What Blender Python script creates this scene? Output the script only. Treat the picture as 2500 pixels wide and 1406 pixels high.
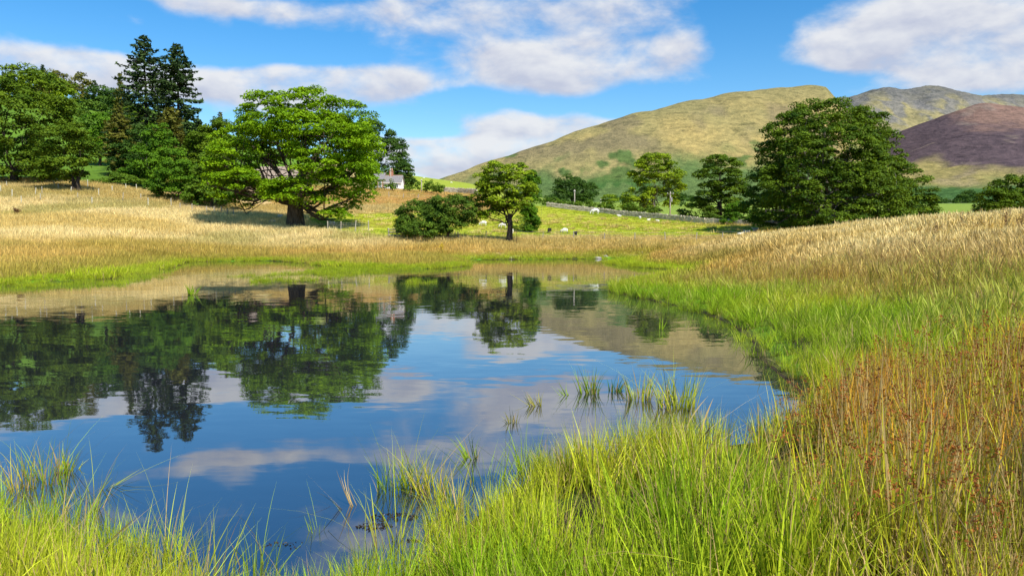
import bpy, math, random
import numpy as np
from mathutils import Vector

for o in list(bpy.data.objects):
    bpy.data.objects.remove(o)
scene = bpy.context.scene
COL = scene.collection
R = math.radians

# ------------------------------------------------------------------ camera
H_EYE = 1.9            # eye height above the water, metres
FPX = 1900.0           # focal length in pixels of the 2500 px wide photograph
PITCH = R(3.70)
cam_d = bpy.data.cameras.new('camera')
cam_d.sensor_width = 36.0
cam_d.lens = 36.0 * FPX / 2500.0
cam_d.clip_start = 0.05
cam_d.clip_end = 20000
cam = bpy.data.objects.new('camera', cam_d)
cam.location = (0, 0, H_EYE)
cam.rotation_euler = (math.pi / 2 - PITCH, 0, 0)
COL.objects.link(cam)
scene.camera = cam

# ------------------------------------------------------------------ light
SUN_EL = R(49)
SUN_AZ = R(144)        # clockwise from +Y: behind the camera, to the right
sx, sy, sz = math.sin(SUN_AZ) * math.cos(SUN_EL), math.cos(SUN_AZ) * math.cos(SUN_EL), math.sin(SUN_EL)
sun_d = bpy.data.lights.new('sun', 'SUN')
sun_d.energy = 5.0
sun_d.angle = R(0.5)
sun_d.color = (1.0, 0.95, 0.86)
sun = bpy.data.objects.new('sun', sun_d)
sun.rotation_euler = Vector((sx, sy, sz)).to_track_quat('Z', 'Y').to_euler()
sun.location = (40, -60, 90)
COL.objects.link(sun)

scene.view_settings.view_transform = 'Standard'
scene.view_settings.look = 'None'
scene.view_settings.gamma = 1.0
scene.view_settings.use_curve_mapping = False
scene.view_settings.exposure = 0.50
scene.render.engine = 'CYCLES'
cy = scene.cycles
cy.max_bounces = 5
cy.diffuse_bounces = 2
cy.glossy_bounces = 3
cy.transmission_bounces = 4
cy.transparent_max_bounces = 4
cy.use_denoising = True
cy.use_adaptive_sampling = True
cy.adaptive_threshold = 0.02
cy.caustics_reflective = False
cy.caustics_refractive = False
cy.sample_clamp_indirect = 4.0

# ------------------------------------------------------------------ sky
world = bpy.data.worlds.new('World')
scene.world = world
world.use_nodes = True

def new_node(nt, kind, **kw):
    n = nt.nodes.new(kind)
    for k, v in kw.items():
        setattr(n, k, v)
    return n

class NG:
    """small helper for writing node trees as expressions"""
    def __init__(self, nt):
        self.nt = nt
    def node(self, kind, ins=None, **kw):
        n = new_node(self.nt, kind, **kw)
        if ins:
            for k, v in ins.items():
                self.put(n.inputs[k], v)
        return n
    def put(self, sock, v):
        if isinstance(v, bpy.types.NodeSocket):
            self.nt.links.new(v, sock)
        elif v is not None:
            sock.default_value = v
    def m(self, op, a, b=None, c=None, clamp=False):
        n = new_node(self.nt, 'ShaderNodeMath', operation=op, use_clamp=clamp)
        self.put(n.inputs[0], a)
        if b is not None: self.put(n.inputs[1], b)
        if c is not None: self.put(n.inputs[2], c)
        return n.outputs[0]
    def vm(self, op, a, b=None, out=0):
        n = new_node(self.nt, 'ShaderNodeVectorMath', operation=op)
        self.put(n.inputs[0], a)
        if b is not None: self.put(n.inputs[1], b)
        return n.outputs[out]
    def xyz(self, x, y, z):
        n = new_node(self.nt, 'ShaderNodeCombineXYZ')
        self.put(n.inputs[0], x); self.put(n.inputs[1], y); self.put(n.inputs[2], z)
        return n.outputs[0]
    def sep(self, v):
        n = new_node(self.nt, 'ShaderNodeSeparateXYZ')
        self.put(n.inputs[0], v)
        return n.outputs
    def mix(self, f, a, b, blend='MIX'):
        n = new_node(self.nt, 'ShaderNodeMix', data_type='RGBA', blend_type=blend)
        self.put(n.inputs[0], f); self.put(n.inputs[6], a); self.put(n.inputs[7], b)
        return n.outputs[2]
    def noise(self, vec, scale, detail=4, rough=0.55, dist=0.0, out=0, lac=2.0):
        n = new_node(self.nt, 'ShaderNodeTexNoise')
        if vec is not None: self.put(n.inputs['Vector'], vec)
        n.inputs['Scale'].default_value = scale
        n.inputs['Detail'].default_value = detail
        n.inputs['Roughness'].default_value = rough
        n.inputs['Lacunarity'].default_value = lac
        n.inputs['Distortion'].default_value = dist
        return n.outputs[out]
    def ss(self, x, lo, hi):
        n = new_node(self.nt, 'ShaderNodeMapRange', interpolation_type='SMOOTHSTEP')
        self.put(n.inputs[0], x); self.put(n.inputs[1], lo); self.put(n.inputs[2], hi)
        n.inputs[3].default_value = 0; n.inputs[4].default_value = 1
        return n.outputs[0]
    def ramp(self, f, stops):
        n = new_node(self.nt, 'ShaderNodeValToRGB')
        el = n.color_ramp.elements
        while len(el) < len(stops): el.new(0.5)
        for e, (p, c) in zip(el, stops):
            e.position = p
            e.color = (*c, 1) if len(c) == 3 else c
        self.put(n.inputs[0], f)
        return n.outputs[0]

def ray(px, py):
    """direction through a point of the photograph (2500 x 1406)"""
    u = (px - 1250.0) / FPX
    v = -(py - 703.0) / FPX
    cp, sp = math.cos(PITCH), math.sin(PITCH)
    return np.array([u, cp + v * sp, -sp + v * cp])

# the cloud banks of the day: direction (photo point), width, height, weight
CLOUDS = [
    (60, 160, 280, 62, 1.1), (280, 190, 200, 60, 1.0), (420, 215, 120, 50, .6),
    (600, 215, 190, 66, 1.15), (800, 200, 250, 66, 1.15), (960, 205, 150, 56, 1.0), (760, 262, 260, 40, .7),
    (500, 0, 420, 32, .68), (1080, 30, 330, 80, .78), (760, 55, 150, 30, .30), (320, 60, 60, 30, .45),
    (1200, 150, 190, 60, 1.0), (1420, 150, 230, 78, 1.2), (1660, 145, 170, 72, 1.1), (1330, 205, 330, 34, .6), (1480, 35, 260, 66, .74),
    (2180, 30, 400, 66, .85), (2300, 90, 360, 70, .9), (2120, 130, 190, 60, 1.15), (2400, 165, 260, 66, 1.2),
    (1230, 300, 130, 52, 1.3), (1430, 312, 190, 62, 1.35), (1080, 380, 270, 66, 1.35), (1270, 385, 380, 72, 1.4),
    (960, -200, 190, 60, .75), (620, -450, 520, 110, .65), (1500, -330, 240, 60, .6), (150, -150, 200, 50, .5),
    (1830, 80, 130, 110, -.7), (420, 115, 300, 40, -.55), (720, 120, 260, 40, -.7), (1120, 245, 90, 34, -.6), (1890, 215, 170, 46, -.9), (1640, 262, 330, 30, -.8), (1010, 310, 130, 34, -.6),
]

def density_group():
    g = bpy.data.node_groups.new('cloud_density', 'ShaderNodeTree')
    g.interface.new_socket('dir', in_out='INPUT', socket_type='NodeSocketVector')
    g.interface.new_socket('density', in_out='OUTPUT', socket_type='NodeSocketFloat')
    g.interface.new_socket('lit', in_out='OUTPUT', socket_type='NodeSocketFloat')
    G = NG(g)
    gi = g.nodes.new('NodeGroupInput'); go = g.nodes.new('NodeGroupOutput')
    d = gi.outputs[0]
    x, y, z = G.sep(d)
    zz = G.m('ADD', G.m('MAXIMUM', z, -0.02), 0.16)
    # the layer of cloud overhead, seen in perspective
    plane = G.xyz(G.m('DIVIDE', x, zz), G.m('DIVIDE', y, zz), 0.0)
    n_plane = G.noise(plane, 1.15, 4, 0.58, 0.25)
    dd = G.vm('MULTIPLY', d, (1.0, 1.0, 1.9))
    n_dir = G.noise(dd, 11.0, 6, 0.58, 0.15)
    n_up = G.noise(G.vm('ADD', dd, (0.004, -0.004, 0.022)), 11.0, 3, 0.58, 0.15)
    n_warp = G.vm('SUBTRACT', G.noise(G.vm('MULTIPLY', d, (1, 1, 1.8)), 5.0, 2, 0.55, out=1), (0.5, 0.5, 0.5))
    dw = G.vm('ADD', d, G.vm('MULTIPLY', n_warp, (0.075, 0.075, 0.035)))
    acc = None; acu = None
    for (px, py, rx, ry, w) in CLOUDS:
        r = ray(px, py); r = r / np.linalg.norm(r)
        rx, ry = rx * .72, ry * .74
        v = G.vm('MULTIPLY', G.vm('SUBTRACT', dw, tuple(r)), (FPX / rx, FPX / rx, FPX / ry))
        l2 = G.vm('DOT_PRODUCT', v, v, out=1)
        f = G.m('EXPONENT', G.m('MULTIPLY', G.m('POWER', l2, 1.35), -1.0))
        acc = G.m('MULTIPLY_ADD', f, w, acc if acc is not None else 0.0)
        if w > 0:      # which way the bank falls off: its upper side is the lit one
            vz = G.sep(v)[2]
            acu = G.m('MULTIPLY_ADD', G.m('MULTIPLY', f, vz), w, acu if acu is not None else 0.0)
    acc = G.m('MAXIMUM', G.m('MINIMUM', acc, 1.1), -0.6)
    t = G.m('ADD', G.m('MULTIPLY', n_plane, 0.7), G.m('MULTIPLY', G.m('SUBTRACT', n_dir, 0.5), 1.15))
    # away from the banks in view the same broken layer goes on
    high = G.ss(z, 0.26, 0.36)
    away = G.m('MAXIMUM', high, G.ss(G.m('MULTIPLY', y, -1.0), -0.75, -0.55))
    base = G.m('ADD', G.m('MULTIPLY', acc, 0.52), G.m('MULTIPLY', away, 0.10))
    t = G.m('ADD', t, base)
    lit = G.m('ADD', G.m('MULTIPLY', acu, 0.55), G.m('MULTIPLY', G.m('SUBTRACT', n_dir, n_up), 3.2))
    g.links.new(t, go.inputs[0])
    g.links.new(lit, go.inputs[1])
    return g

W = NG(world.node_tree)
world.node_tree.nodes.clear()
sky_t = new_node(world.node_tree, 'ShaderNodeTexSky')
sky_t.sky_type = 'NISHITA'
sky_t.sun_disc = False
sky_t.sun_elevation = SUN_EL
sky_t.sun_rotation = SUN_AZ
sky_t.altitude = 150
sky_t.air_density = 1.0
sky_t.dust_density = 0.35
sky_t.ozone_density = 2.2
hs = W.node('ShaderNodeHueSaturation', {'Saturation': 1.44, 'Value': 1.0, 'Color': sky_t.outputs[0]})
SKY_K = 0.119
dirv = W.vm('NORMALIZE', W.node('ShaderNodeTexCoord').outputs['Generated'])
g1 = new_node(world.node_tree, 'ShaderNodeGroup', node_tree=density_group()); W.put(g1.inputs[0], dirv)
alpha = W.ss(g1.outputs[0], 0.46, 0.99)
litv = W.m('ADD', 0.55, g1.outputs[1], clamp=True)
cl = W.mix(litv, (3.35, 3.55, 4.3, 1), (5.0, 5.05, 5.2, 1))
skyc = W.mix(W.m('MULTIPLY', alpha, 0.95), hs.outputs[0], cl)
world.cycles.sampling_method = 'MANUAL'
world.cycles.sample_map_resolution = 512
bg = W.node('ShaderNodeBackground', {'Color': skyc, 'Strength': SKY_K})
wo = new_node(world.node_tree, 'ShaderNodeOutputWorld')
world.node_tree.links.new(bg.outputs[0], wo.inputs[0])

# ------------------------------------------------------------------ numeric helpers
def at(px, py, Y):
    d = ray(px, py)
    return np.array([0, 0, H_EYE]) + d * (Y / d[1])

def on_water(px, py):
    d = ray(px, py)
    return np.array([0, 0, H_EYE]) + d * (-H_EYE / d[2])

def x_at(px, Y):
    return at(px, 580, Y)[0]

def sstep(x, lo, hi):
    t = np.clip((np.asarray(x, float) - lo) / (hi - lo), 0, 1)
    return t * t * (3 - 2 * t)

def _hash(ix, iy, seed):
    h = (ix.astype(np.int64) * 374761393 + iy.astype(np.int64) * 668265263 + seed * 1442695041) & 0xFFFFFFFF
    h = ((h ^ (h >> 13)) * 1274126177) & 0xFFFFFFFF
    h = h ^ (h >> 16)
    return (h & 0xFFFFFF) / float(0xFFFFFF)

def vnoise(x, y, seed=0):
    x = np.asarray(x, float); y = np.asarray(y, float)
    ix = np.floor(x); iy = np.floor(y)
    fx = x - ix; fy = y - iy
    fx = fx * fx * (3 - 2 * fx); fy = fy * fy * (3 - 2 * fy)
    a = _hash(ix, iy, seed); b = _hash(ix + 1, iy, seed)
    c = _hash(ix, iy + 1, seed); d = _hash(ix + 1, iy + 1, seed)
    return a + (b - a) * fx + (c - a) * fy + (a - b - c + d) * fx * fy

def fbm(x, y, scale, octv=4, seed=0, gain=0.5):
    s = np.zeros(np.shape(x)); amp = 1.0; tot = 0; f = 1.0 / scale
    for i in range(octv):
        s = s + amp * vnoise(np.asarray(x) * f + 17.3 * i, np.asarray(y) * f - 9.1 * i, seed + i)
        tot += amp; amp *= gain; f *= 2.03
    return s / tot

def mesh_np(name, verts, faces, mats=(), smooth=True, attrs=None, mat_idx=None):
    me = bpy.data.meshes.new(name)
    verts = np.asarray(verts, np.float32).reshape(-1, 3)
    faces = np.asarray(faces, np.int32)
    k = faces.shape[1]
    me.vertices.add(len(verts))
    me.vertices.foreach_set('co', verts.ravel())
    me.loops.add(faces.size)
    me.loops.foreach_set('vertex_index', faces.ravel())
    me.polygons.add(len(faces))
    me.polygons.foreach_set('loop_start', np.arange(0, faces.size, k, dtype=np.int32))
    if mat_idx is not None:
        me.polygons.foreach_set('material_index', np.asarray(mat_idx, np.int32))
    me.update(calc_edges=True)
    me.validate()
    me.polygons.foreach_set('use_smooth', np.full(len(me.polygons), bool(smooth)))
    for mt in mats:
        me.materials.append(mt)
    for an, (kind, arr) in (attrs or {}).items():
        a = me.attributes.new(an, kind, 'POINT')
        a.data.foreach_set('color' if kind == 'FLOAT_COLOR' else ('vector' if kind == 'FLOAT_VECTOR' else 'value'),
                           np.asarray(arr, np.int32 if kind == 'INT' else np.float32).ravel())
    me.update()
    return me

def link(name, me, parent=None, loc=None):
    o = bpy.data.objects.new(name, me)
    COL.objects.link(o)
    if loc is not None: o.location = loc
    if parent is not None: o.parent = parent
    return o

def tag(o, label=None, cat=None, group=None, kind=None):
    if label: o['label'] = label
    if cat: o['category'] = cat
    if group: o['group'] = group
    if kind: o['kind'] = kind
    return o

def thing(name, loc, label, cat, group=None, rz=0.0):
    o = bpy.data.objects.new(name, None)
    COL.objects.link(o)
    o.location = loc
    o.rotation_euler = (0, 0, rz)
    o.empty_display_size = 0.3
    return tag(o, label, cat, group)

class MB:
    """collects quads and triangles into one mesh"""
    def __init__(self):
        self.v = []; self.f = []
    def add(self, verts, faces):
        b = len(self.v)
        self.v.extend([tuple(map(float, p)) for p in verts])
        self.f.extend([tuple(i + b for i in f) for f in faces])
    def box(self, x0, x1, y0, y1, z0, z1):
        self.add([(x0, y0, z0), (x1, y0, z0), (x1, y1, z0), (x0, y1, z0), (x0, y0, z1), (x1, y0, z1), (x1, y1, z1), (x0, y1, z1)],
                 [(0, 3, 2, 1), (4, 5, 6, 7), (0, 1, 5, 4), (1, 2, 6, 5), (2, 3, 7, 6), (3, 0, 4, 7)])
    def tube(self, pts, rad, sides=7, cap=True):
        pts = [np.array(p, float) for p in pts]
        rings = []
        for i, p in enumerate(pts):
            d = pts[min(i + 1, len(pts) - 1)] - pts[max(i - 1, 0)]
            d = d / (np.linalg.norm(d) + 1e-9)
            a = np.array([0, 0, 1.0]) if abs(d[2]) < 0.9 else np.array([1.0, 0, 0])
            u = np.cross(d, a); u /= np.linalg.norm(u); w = np.cross(d, u)
            rings.append([p + rad[i] * (math.cos(t) * u + math.sin(t) * w) for t in np.linspace(0, 2 * math.pi, sides, endpoint=False)])
        vs = [q for r in rings for q in r]; fs = []
        for i in range(len(pts) - 1):
            for j in range(sides):
                a = i * sides + j; b = i * sides + (j + 1) % sides
                fs.append((a, b, b + sides, a + sides))
        if cap:
            fs.append(tuple(range(sides - 1, -1, -1)))
            fs.append(tuple(range((len(pts) - 1) * sides, len(pts) * sides)))
        self.add(vs, fs)
    def mesh(self, name, mats=(), smooth=False):
        me = bpy.data.meshes.new(name)
        me.from_pydata(self.v, [], self.f)
        for m_ in mats: me.materials.append(m_)
        if smooth:
            me.polygons.foreach_set('use_smooth', np.ones(len(me.polygons), bool))
        me.update()
        return me
    def build(self, name, mat, parent=None, smooth=False, loc=None):
        return link(name, self.mesh(name, [mat], smooth), parent, loc)

def mat_new(name):
    m_ = bpy.data.materials.new(name)
    m_.use_nodes = True
    m_.node_tree.nodes.clear()
    return m_, NG(m_.node_tree)

def finish(m_, G, shader):
    o = new_node(m_.node_tree, 'ShaderNodeOutputMaterial')
    m_.node_tree.links.new(shader, o.inputs[0])
    return m_

def simple_mat(name, c1, c2, scale=3.0, rough=0.85, bump=0.0, spec=0.3, detail=5):
    m_, G = mat_new(name)
    co = G.node('ShaderNodeTexCoord').outputs['Object']
    f = G.noise(co, scale, detail, 0.65)
    c = G.mix(G.ss(f, 0.3, 0.7), (*c1, 1), (*c2, 1))
    b = G.node('ShaderNodeBsdfPrincipled', {'Base Color': c, 'Roughness': rough, 'Specular IOR Level': spec})
    if bump:
        bn = G.node('ShaderNodeBump', {'Height': f, 'Strength': bump, 'Distance': 0.05})
        G.put(b.inputs['Normal'], bn.outputs[0])
    return finish(m_, G, b.outputs[0])
# ------------------------------------------------------------------ the lie of the land
POND_PX = [(-900, 800), (-500, 735), (-200, 708), (0, 697), (120, 690), (250, 681), (340, 668), (400, 655), (432, 646), (425, 641), (520, 638), (650, 637),
           (720, 640), (800, 650), (900, 656), (1000, 657), (1080, 655), (1135, 650), (1142, 641), (1135, 634.5), (1240, 633.5), (1400, 632.5),
           (1500, 632), (1610, 632), (1640, 637), (1560, 637), (1478, 641), (1530, 650), (1600, 655), (1655, 661), (1645, 674), (1560, 688), (1485, 708),
           (1540, 722), (1610, 737), (1690, 757), (1730, 768), (1790, 795), (1835, 830), (1850, 870), (1890, 905), (1950, 955), (1985, 1000), (1960, 1050), (1890, 1075),
           (1790, 1085), (1700, 1105), (1640, 1105), (1500, 1115), (1400, 1130), (1330, 1155), (1250, 1200), (1170, 1255), (1090, 1330),
           (1000, 1405), (880, 1450), (760, 1475), (560, 1465), (400, 1420), (240, 1370), (150, 1320), (40, 1270), (-60, 1230), (-250, 1200), (-500, 1080), (-900, 960)]
POND = np.array([on_water(a, b)[:2] for a, b in POND_PX])

def pond_sd(x, y):
    """distance to the shore, negative on the water"""
    x = np.asarray(x, float); y = np.asarray(y, float)
    sh = x.shape; x = x.ravel(); y = y.ravel()
    best = np.full(x.shape, 1e18); inside = np.zeros(x.shape, bool)
    n = len(POND)
    for i in range(n):
        ax, ay = POND[i]; bx, by = POND[(i + 1) % n]
        ex, ey = bx - ax, by - ay
        t = np.clip(((x - ax) * ex + (y - ay) * ey) / (ex * ex + ey * ey), 0, 1)
        dx = x - ax - t * ex; dy = y - ay - t * ey
        best = np.minimum(best, dx * dx + dy * dy)
        c = (ay > y) != (by > y)
        with np.errstate(divide='ignore', invalid='ignore'):
            xi = (bx - ax) * (y - ay) / (by - ay if by != ay else 1e-9) + ax
        inside ^= c & (x < xi)
    d = np.sqrt(best)
    return np.where(inside, -d, d).reshape(sh)

CTRL = []
def cp(px, py, Y):
    CTRL.append(tuple(at(px, py, Y)))
def cw(x, y, z):
    CTRL.append((x, y, z))
# around the photographer
for p in [(0, 0, .32), (-6, 0, .3), (6, 1, .45), (3, 5, .3), (1.6, 6, .2), (-12, -4, .5), (14, -4, .9), (0, -20, 1.0), (-40, -30, 1.5), (40, -30, 2.5),
          (6, 8, .35), (9, 12, .55), (16, 8, 1.0), (25, 15, 2.2), (-25, 10, .25), (-45, 25, 1.0), (-60, 45, 3.0), (-15, 2, .3), (4.0, 9, .2), (0, -90, 2), (100, -60, 5), (-100, -60, 4)]:
    cw(*p)
# right-hand mound
cp(2500, 690, 19); cp(2500, 625, 26); cp(2500, 562, 34); cp(2500, 538, 41); cp(2700, 530, 40); cp(3000, 520, 45)
cp(2200, 700, 22); cp(2200, 640, 30); cp(2200, 580, 40); cp(2200, 562, 48)
cp(1900, 700, 25); cp(1900, 668, 32); cp(1900, 612, 42); cp(1900, 587, 50); cp(1760, 628, 47); cp(1680, 645, 50)
cp(2300, 572, 70); cp(1950, 580, 72); cp(2100, 556, 95); cp(2300, 545, 110); cp(1700, 600, 66); cp(2600, 545, 90)
# far shore and the pasture
for px in (1150, 1300, 1450, 1600):
    cp(px, 625, 70.5)
cp(1250, 594, 80); cp(1400, 594, 80); cp(1550, 595, 80); cp(1700, 592, 80); cp(1250, 582, 85); cp(1450, 582, 85); cp(1650, 582, 86); cp(1800, 579, 88)
cp(1250, 548, 105); cp(1450, 550, 105); cp(1650, 558, 105); cp(1830, 556, 108)
cp(1330, 505, 142); cp(1450, 519, 138); cp(1600, 535, 128); cp(1720, 546, 120); cp(1840, 553, 114)
cp(1330, 505, 170); cp(1500, 522, 175); cp(1650, 535, 170); cp(1850, 545, 160); cp(2200, 540, 170); cp(2500, 530, 170)
cp(1300, 497, 260); cp(1650, 524, 260); cp(2000, 530, 280); cp(2400, 520, 280)
cp(1300, 500, 420); cp(1650, 514, 420); cp(2000, 515, 450); cp(2400, 510, 450)
# sycamore meadow, middle
cp(722, 557, 95); cp(800, 562, 90); cp(950, 575, 85); cp(1060, 583, 82); cp(620, 570, 88); cp(720, 520, 118); cp(900, 525, 115); cp(1060, 530, 112)
cp(850, 492, 142); cp(1000, 500, 140); cp(1000, 478, 165); cp(1150, 500, 150); cp(940, 462, 190); cp(1060, 468, 190); cp(1180, 478, 190)
cp(1000, 432, 310); cp(1060, 439, 320); cp(1140, 447, 330); cp(1250, 470, 330); cp(880, 438, 290); cp(700, 430, 230); cp(700, 470, 160)
cp(1140, 470, 430); cp(900, 465, 430); cp(600, 400, 430)
# left-hand field
cp(0, 452, 125); cp(150, 452, 127); cp(330, 464, 128); cp(430, 490, 118); cp(500, 512, 112); cp(560, 530, 105); cp(-400, 445, 120)
cp(0, 525, 92); cp(250, 525, 95); cp(450, 535, 95); cp(0, 603, 60); cp(250, 600, 66); cp(450, 600, 75); cp(620, 612, 76); cp(820, 618, 74); cp(950, 610, 76)
cp(0, 650, 45); cp(250, 645, 50); cp(-400, 620, 50); cp(-400, 530, 85)
cp(0, 425, 150); cp(300, 425, 155); cp(100, 320, 220); cp(250, 290, 240); cp(100, 235, 300); cp(300, 250, 310); cp(450, 340, 240); cp(550, 380, 260)
cp(-300, 230, 300); cp(100, 260, 400); cp(400, 300, 420); cp(-800, 380, 160); cp(-800, 250, 320)
CTRL = np.array(CTRL)

def _tps_fit(P, z, lam=0.002):
    s = 100.0
    Q = P / s
    d2 = ((Q[:, None] - Q[None]) ** 2).sum(-1)
    K = 0.5 * d2 * np.log(d2 + 1e-12) + lam * np.eye(len(Q))
    A = np.zeros((len(Q) + 3, len(Q) + 3))
    A[:-3, :-3] = K
    A[:-3, -3] = 1; A[:-3, -2:] = Q
    A[-3, :-3] = 1; A[-2:, :-3] = Q.T
    return np.linalg.solve(A, np.concatenate([z, [0, 0, 0]])), Q, s
_TW, _TQ, _TS = _tps_fit(CTRL[:, :2], CTRL[:, 2])

def tps(x, y):
    x = np.asarray(x, float); sh = x.shape
    P = np.stack([x.ravel(), np.asarray(y, float).ravel()], 1) / _TS
    out = np.empty(len(P))
    for i in range(0, len(P), 20000):
        q = P[i:i + 20000]
        d2 = ((q[:, None] - _TQ[None]) ** 2).sum(-1)
        out[i:i + 20000] = (0.5 * d2 * np.log(d2 + 1e-12)) @ _TW[:-3] + _TW[-3] + q @ _TW[-2:]
    return out.reshape(sh)

def gz(x, y, sd=None):
    """height of the ground"""
    x = np.asarray(x, float); y = np.asarray(y, float)
    r = np.hypot(x, y)
    k = np.minimum(1.0, 430.0 / np.maximum(r, 1e-6))
    g = tps(x * k, y * k)
    valley = 1.5 + 0.041 * np.maximum(y, 0) + (fbm(x, y, 420, 3, 5) - 0.5) * 12
    g = np.maximum(g, 0.14)
    w = sstep(r, 330, 560)
    g = g * (1 - w) + valley * w
    g = g + (fbm(x, y, 5, 3, 3) - 0.5) * 0.22 * sstep(r, 6, 25) * (1 - w) + (fbm(x, y, 1.3, 2, 8) - 0.5) * 0.06 * (1 - w)
    if sd is None: sd = pond_sd(x, y)
    base = np.clip(sd * 0.2, -0.8, 0.12)
    return base + sstep(sd, 0.3, 7.0) * (g - 0.12)

# ------------------------------------------------------------------ ground sheet
def polar(azs, rs):
    A, RR = np.meshgrid(azs, rs)
    return RR * np.sin(A), RR * np.cos(A)

def grid_faces(nr, na, wrap):
    i = np.arange(nr - 1)[:, None]; j = np.arange(na if wrap else na - 1)[None]
    j2 = (j + 1) % na
    return np.stack([i * na + j, (i + 1) * na + j, (i + 1) * na + j2, i * na + j2], -1).reshape(-1, 4)[:, ::-1]

az_in = np.radians(np.arange(-42, 42.01, 0.25))
az_out = np.radians(np.arange(46, 317, 5.0))
azs = np.concatenate([az_in, az_out])
rs = [0.6]
while rs[-1] < 9000: rs.append(rs[-1] * 1.026)
rs = np.array(rs)
GX, GY = polar(azs, rs)
GSD = pond_sd(GX, GY)
GZ = gz(GX, GY, GSD)

def ground_material():
    m_, G = mat_new('meadow_ground')
    pos = G.node('ShaderNodeNewGeometry').outputs['Position']
    a = G.node('ShaderNodeAttribute', attribute_name='cover').outputs['Color']
    n1 = G.noise(pos, 0.9, 6, 0.7)
    n2 = G.noise(G.vm('MULTIPLY', pos, (1, 1, .3)), 6.0, 5, 0.7)
    f = G.m('ADD', G.m('MULTIPLY', n1, 0.5), G.m('MULTIPLY', n2, 0.5))
    c = G.mix(G.ss(f, 0.3, 0.7), G.mix(1.0, a, (.72, .74, .70, 1), 'MULTIPLY'), G.mix(1.0, a, (1.2, 1.15, 1.15, 1), 'MULTIPLY'))
    b = G.node('ShaderNodeBsdfPrincipled', {'Base Color': c, 'Roughness': 0.95, 'Specular IOR Level': 0.1})
    bn = G.node('ShaderNodeBump', {'Height': n2, 'Strength': 0.6, 'Distance': 0.12})
    G.put(b.inputs['Normal'], bn.outputs[0])
    return finish(m_, G, b.outputs[0])

def lerp3(a, b, w):
    return a * (1 - w[..., None]) + b * w[..., None]

V3 = lambda *c: np.array(c, float)
C_STRAW = V3(.50, .345, .135); C_PALE = V3(.62, .46, .23); C_RUST = V3(.42, .21, .06); C_OLIVE = V3(.27, .25, .045)
C_GREEN = V3(.155, .33, .012); C_LIME = V3(.30, .44, .02); C_PASTURE = V3(.38, .42, .035); C_MUD = V3(.05, .038, .022)

def pasture_mask(x, y):
    """1 where the grazed pasture lies (behind the far fence, below the wall)"""
    u = np.where(y > 1, x / np.maximum(y, 1), 9)          # lateral angle
    front = 84 + 2.5 * np.sin(x * 0.07) - sstep(u, -.16, -.28) * -9
    back = np.where(u < 0.03, 152 - 0 * u, 152 - (u - 0.03) / 0.28 * 38)
    back = np.where(u < -0.02, 126 + (u + .02) * 40, back)
    m_ = sstep(y, front - 1, front + 1.5) * (1 - sstep(y, back - 3, back + 3)) * sstep(u, -.30, -.25) * (1 - sstep(u, .36, .42))
    return m_

def cover(x, y, sd):
    """colour of what grows on the ground"""
    r = np.hypot(x, y); u = x / np.maximum(y, 1)
    n = fbm(x, y, 9, 4, 21); n2 = fbm(x, y, 30, 3, 33)
    c = lerp3(C_STRAW + 0 * x[..., None], C_PALE + 0 * x[..., None], sstep(n, .35, .65))
    c = lerp3(c, C_OLIVE + 0 * c, sstep(n2, .52, .70) * .6)
    c = lerp3(c, C_PASTURE * (0.85 + .3 * n[..., None]), pasture_mask(x, y))
    # pasture on the crest behind the cottage, the valley fields and the wooded bank
    crest = sstep(y, 205, 235) * sstep(u, -.20, -.13) * (1 - sstep(r, 480, 600))
    c = lerp3(c, V3(.27, .33, .035) + 0 * c, crest)
    bank = sstep(y, 128, 140) * (1 - sstep(u, -.27, -.2))
    c = lerp3(c, V3(.10, .19, .018) * (0.7 + .6 * n[..., None]), bank)
    beyond = sstep(y, 150, 165) * sstep(u, -.02, .03)
    c = lerp3(c, V3(.20, .28, .04) + 0 * c, beyond)
    cell = _hash(np.floor(x / 150 + .4 * np.sin(y / 200)), np.floor(y / 230), 4)
    far = lerp3(V3(.05, .14, .03) + 0 * c, V3(.16, .27, .045) + 0 * c, sstep(cell, .3, .75))
    c = lerp3(c, far, sstep(r, 480, 620))
    c = lerp3(c, C_GREEN + 0 * c, (1 - sstep(sd, 1.0, 3.5)))
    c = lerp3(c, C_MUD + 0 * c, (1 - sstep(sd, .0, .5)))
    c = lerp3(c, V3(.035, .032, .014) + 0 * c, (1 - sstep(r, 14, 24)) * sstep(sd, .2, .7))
    return c

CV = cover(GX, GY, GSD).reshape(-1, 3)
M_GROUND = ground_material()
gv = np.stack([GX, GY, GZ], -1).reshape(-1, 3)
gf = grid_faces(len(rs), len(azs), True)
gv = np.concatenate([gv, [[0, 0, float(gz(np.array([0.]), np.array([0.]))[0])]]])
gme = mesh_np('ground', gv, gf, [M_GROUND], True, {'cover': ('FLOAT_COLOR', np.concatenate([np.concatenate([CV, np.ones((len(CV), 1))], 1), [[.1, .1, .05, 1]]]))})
ground = tag(link('ground', gme), kind='structure')

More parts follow.
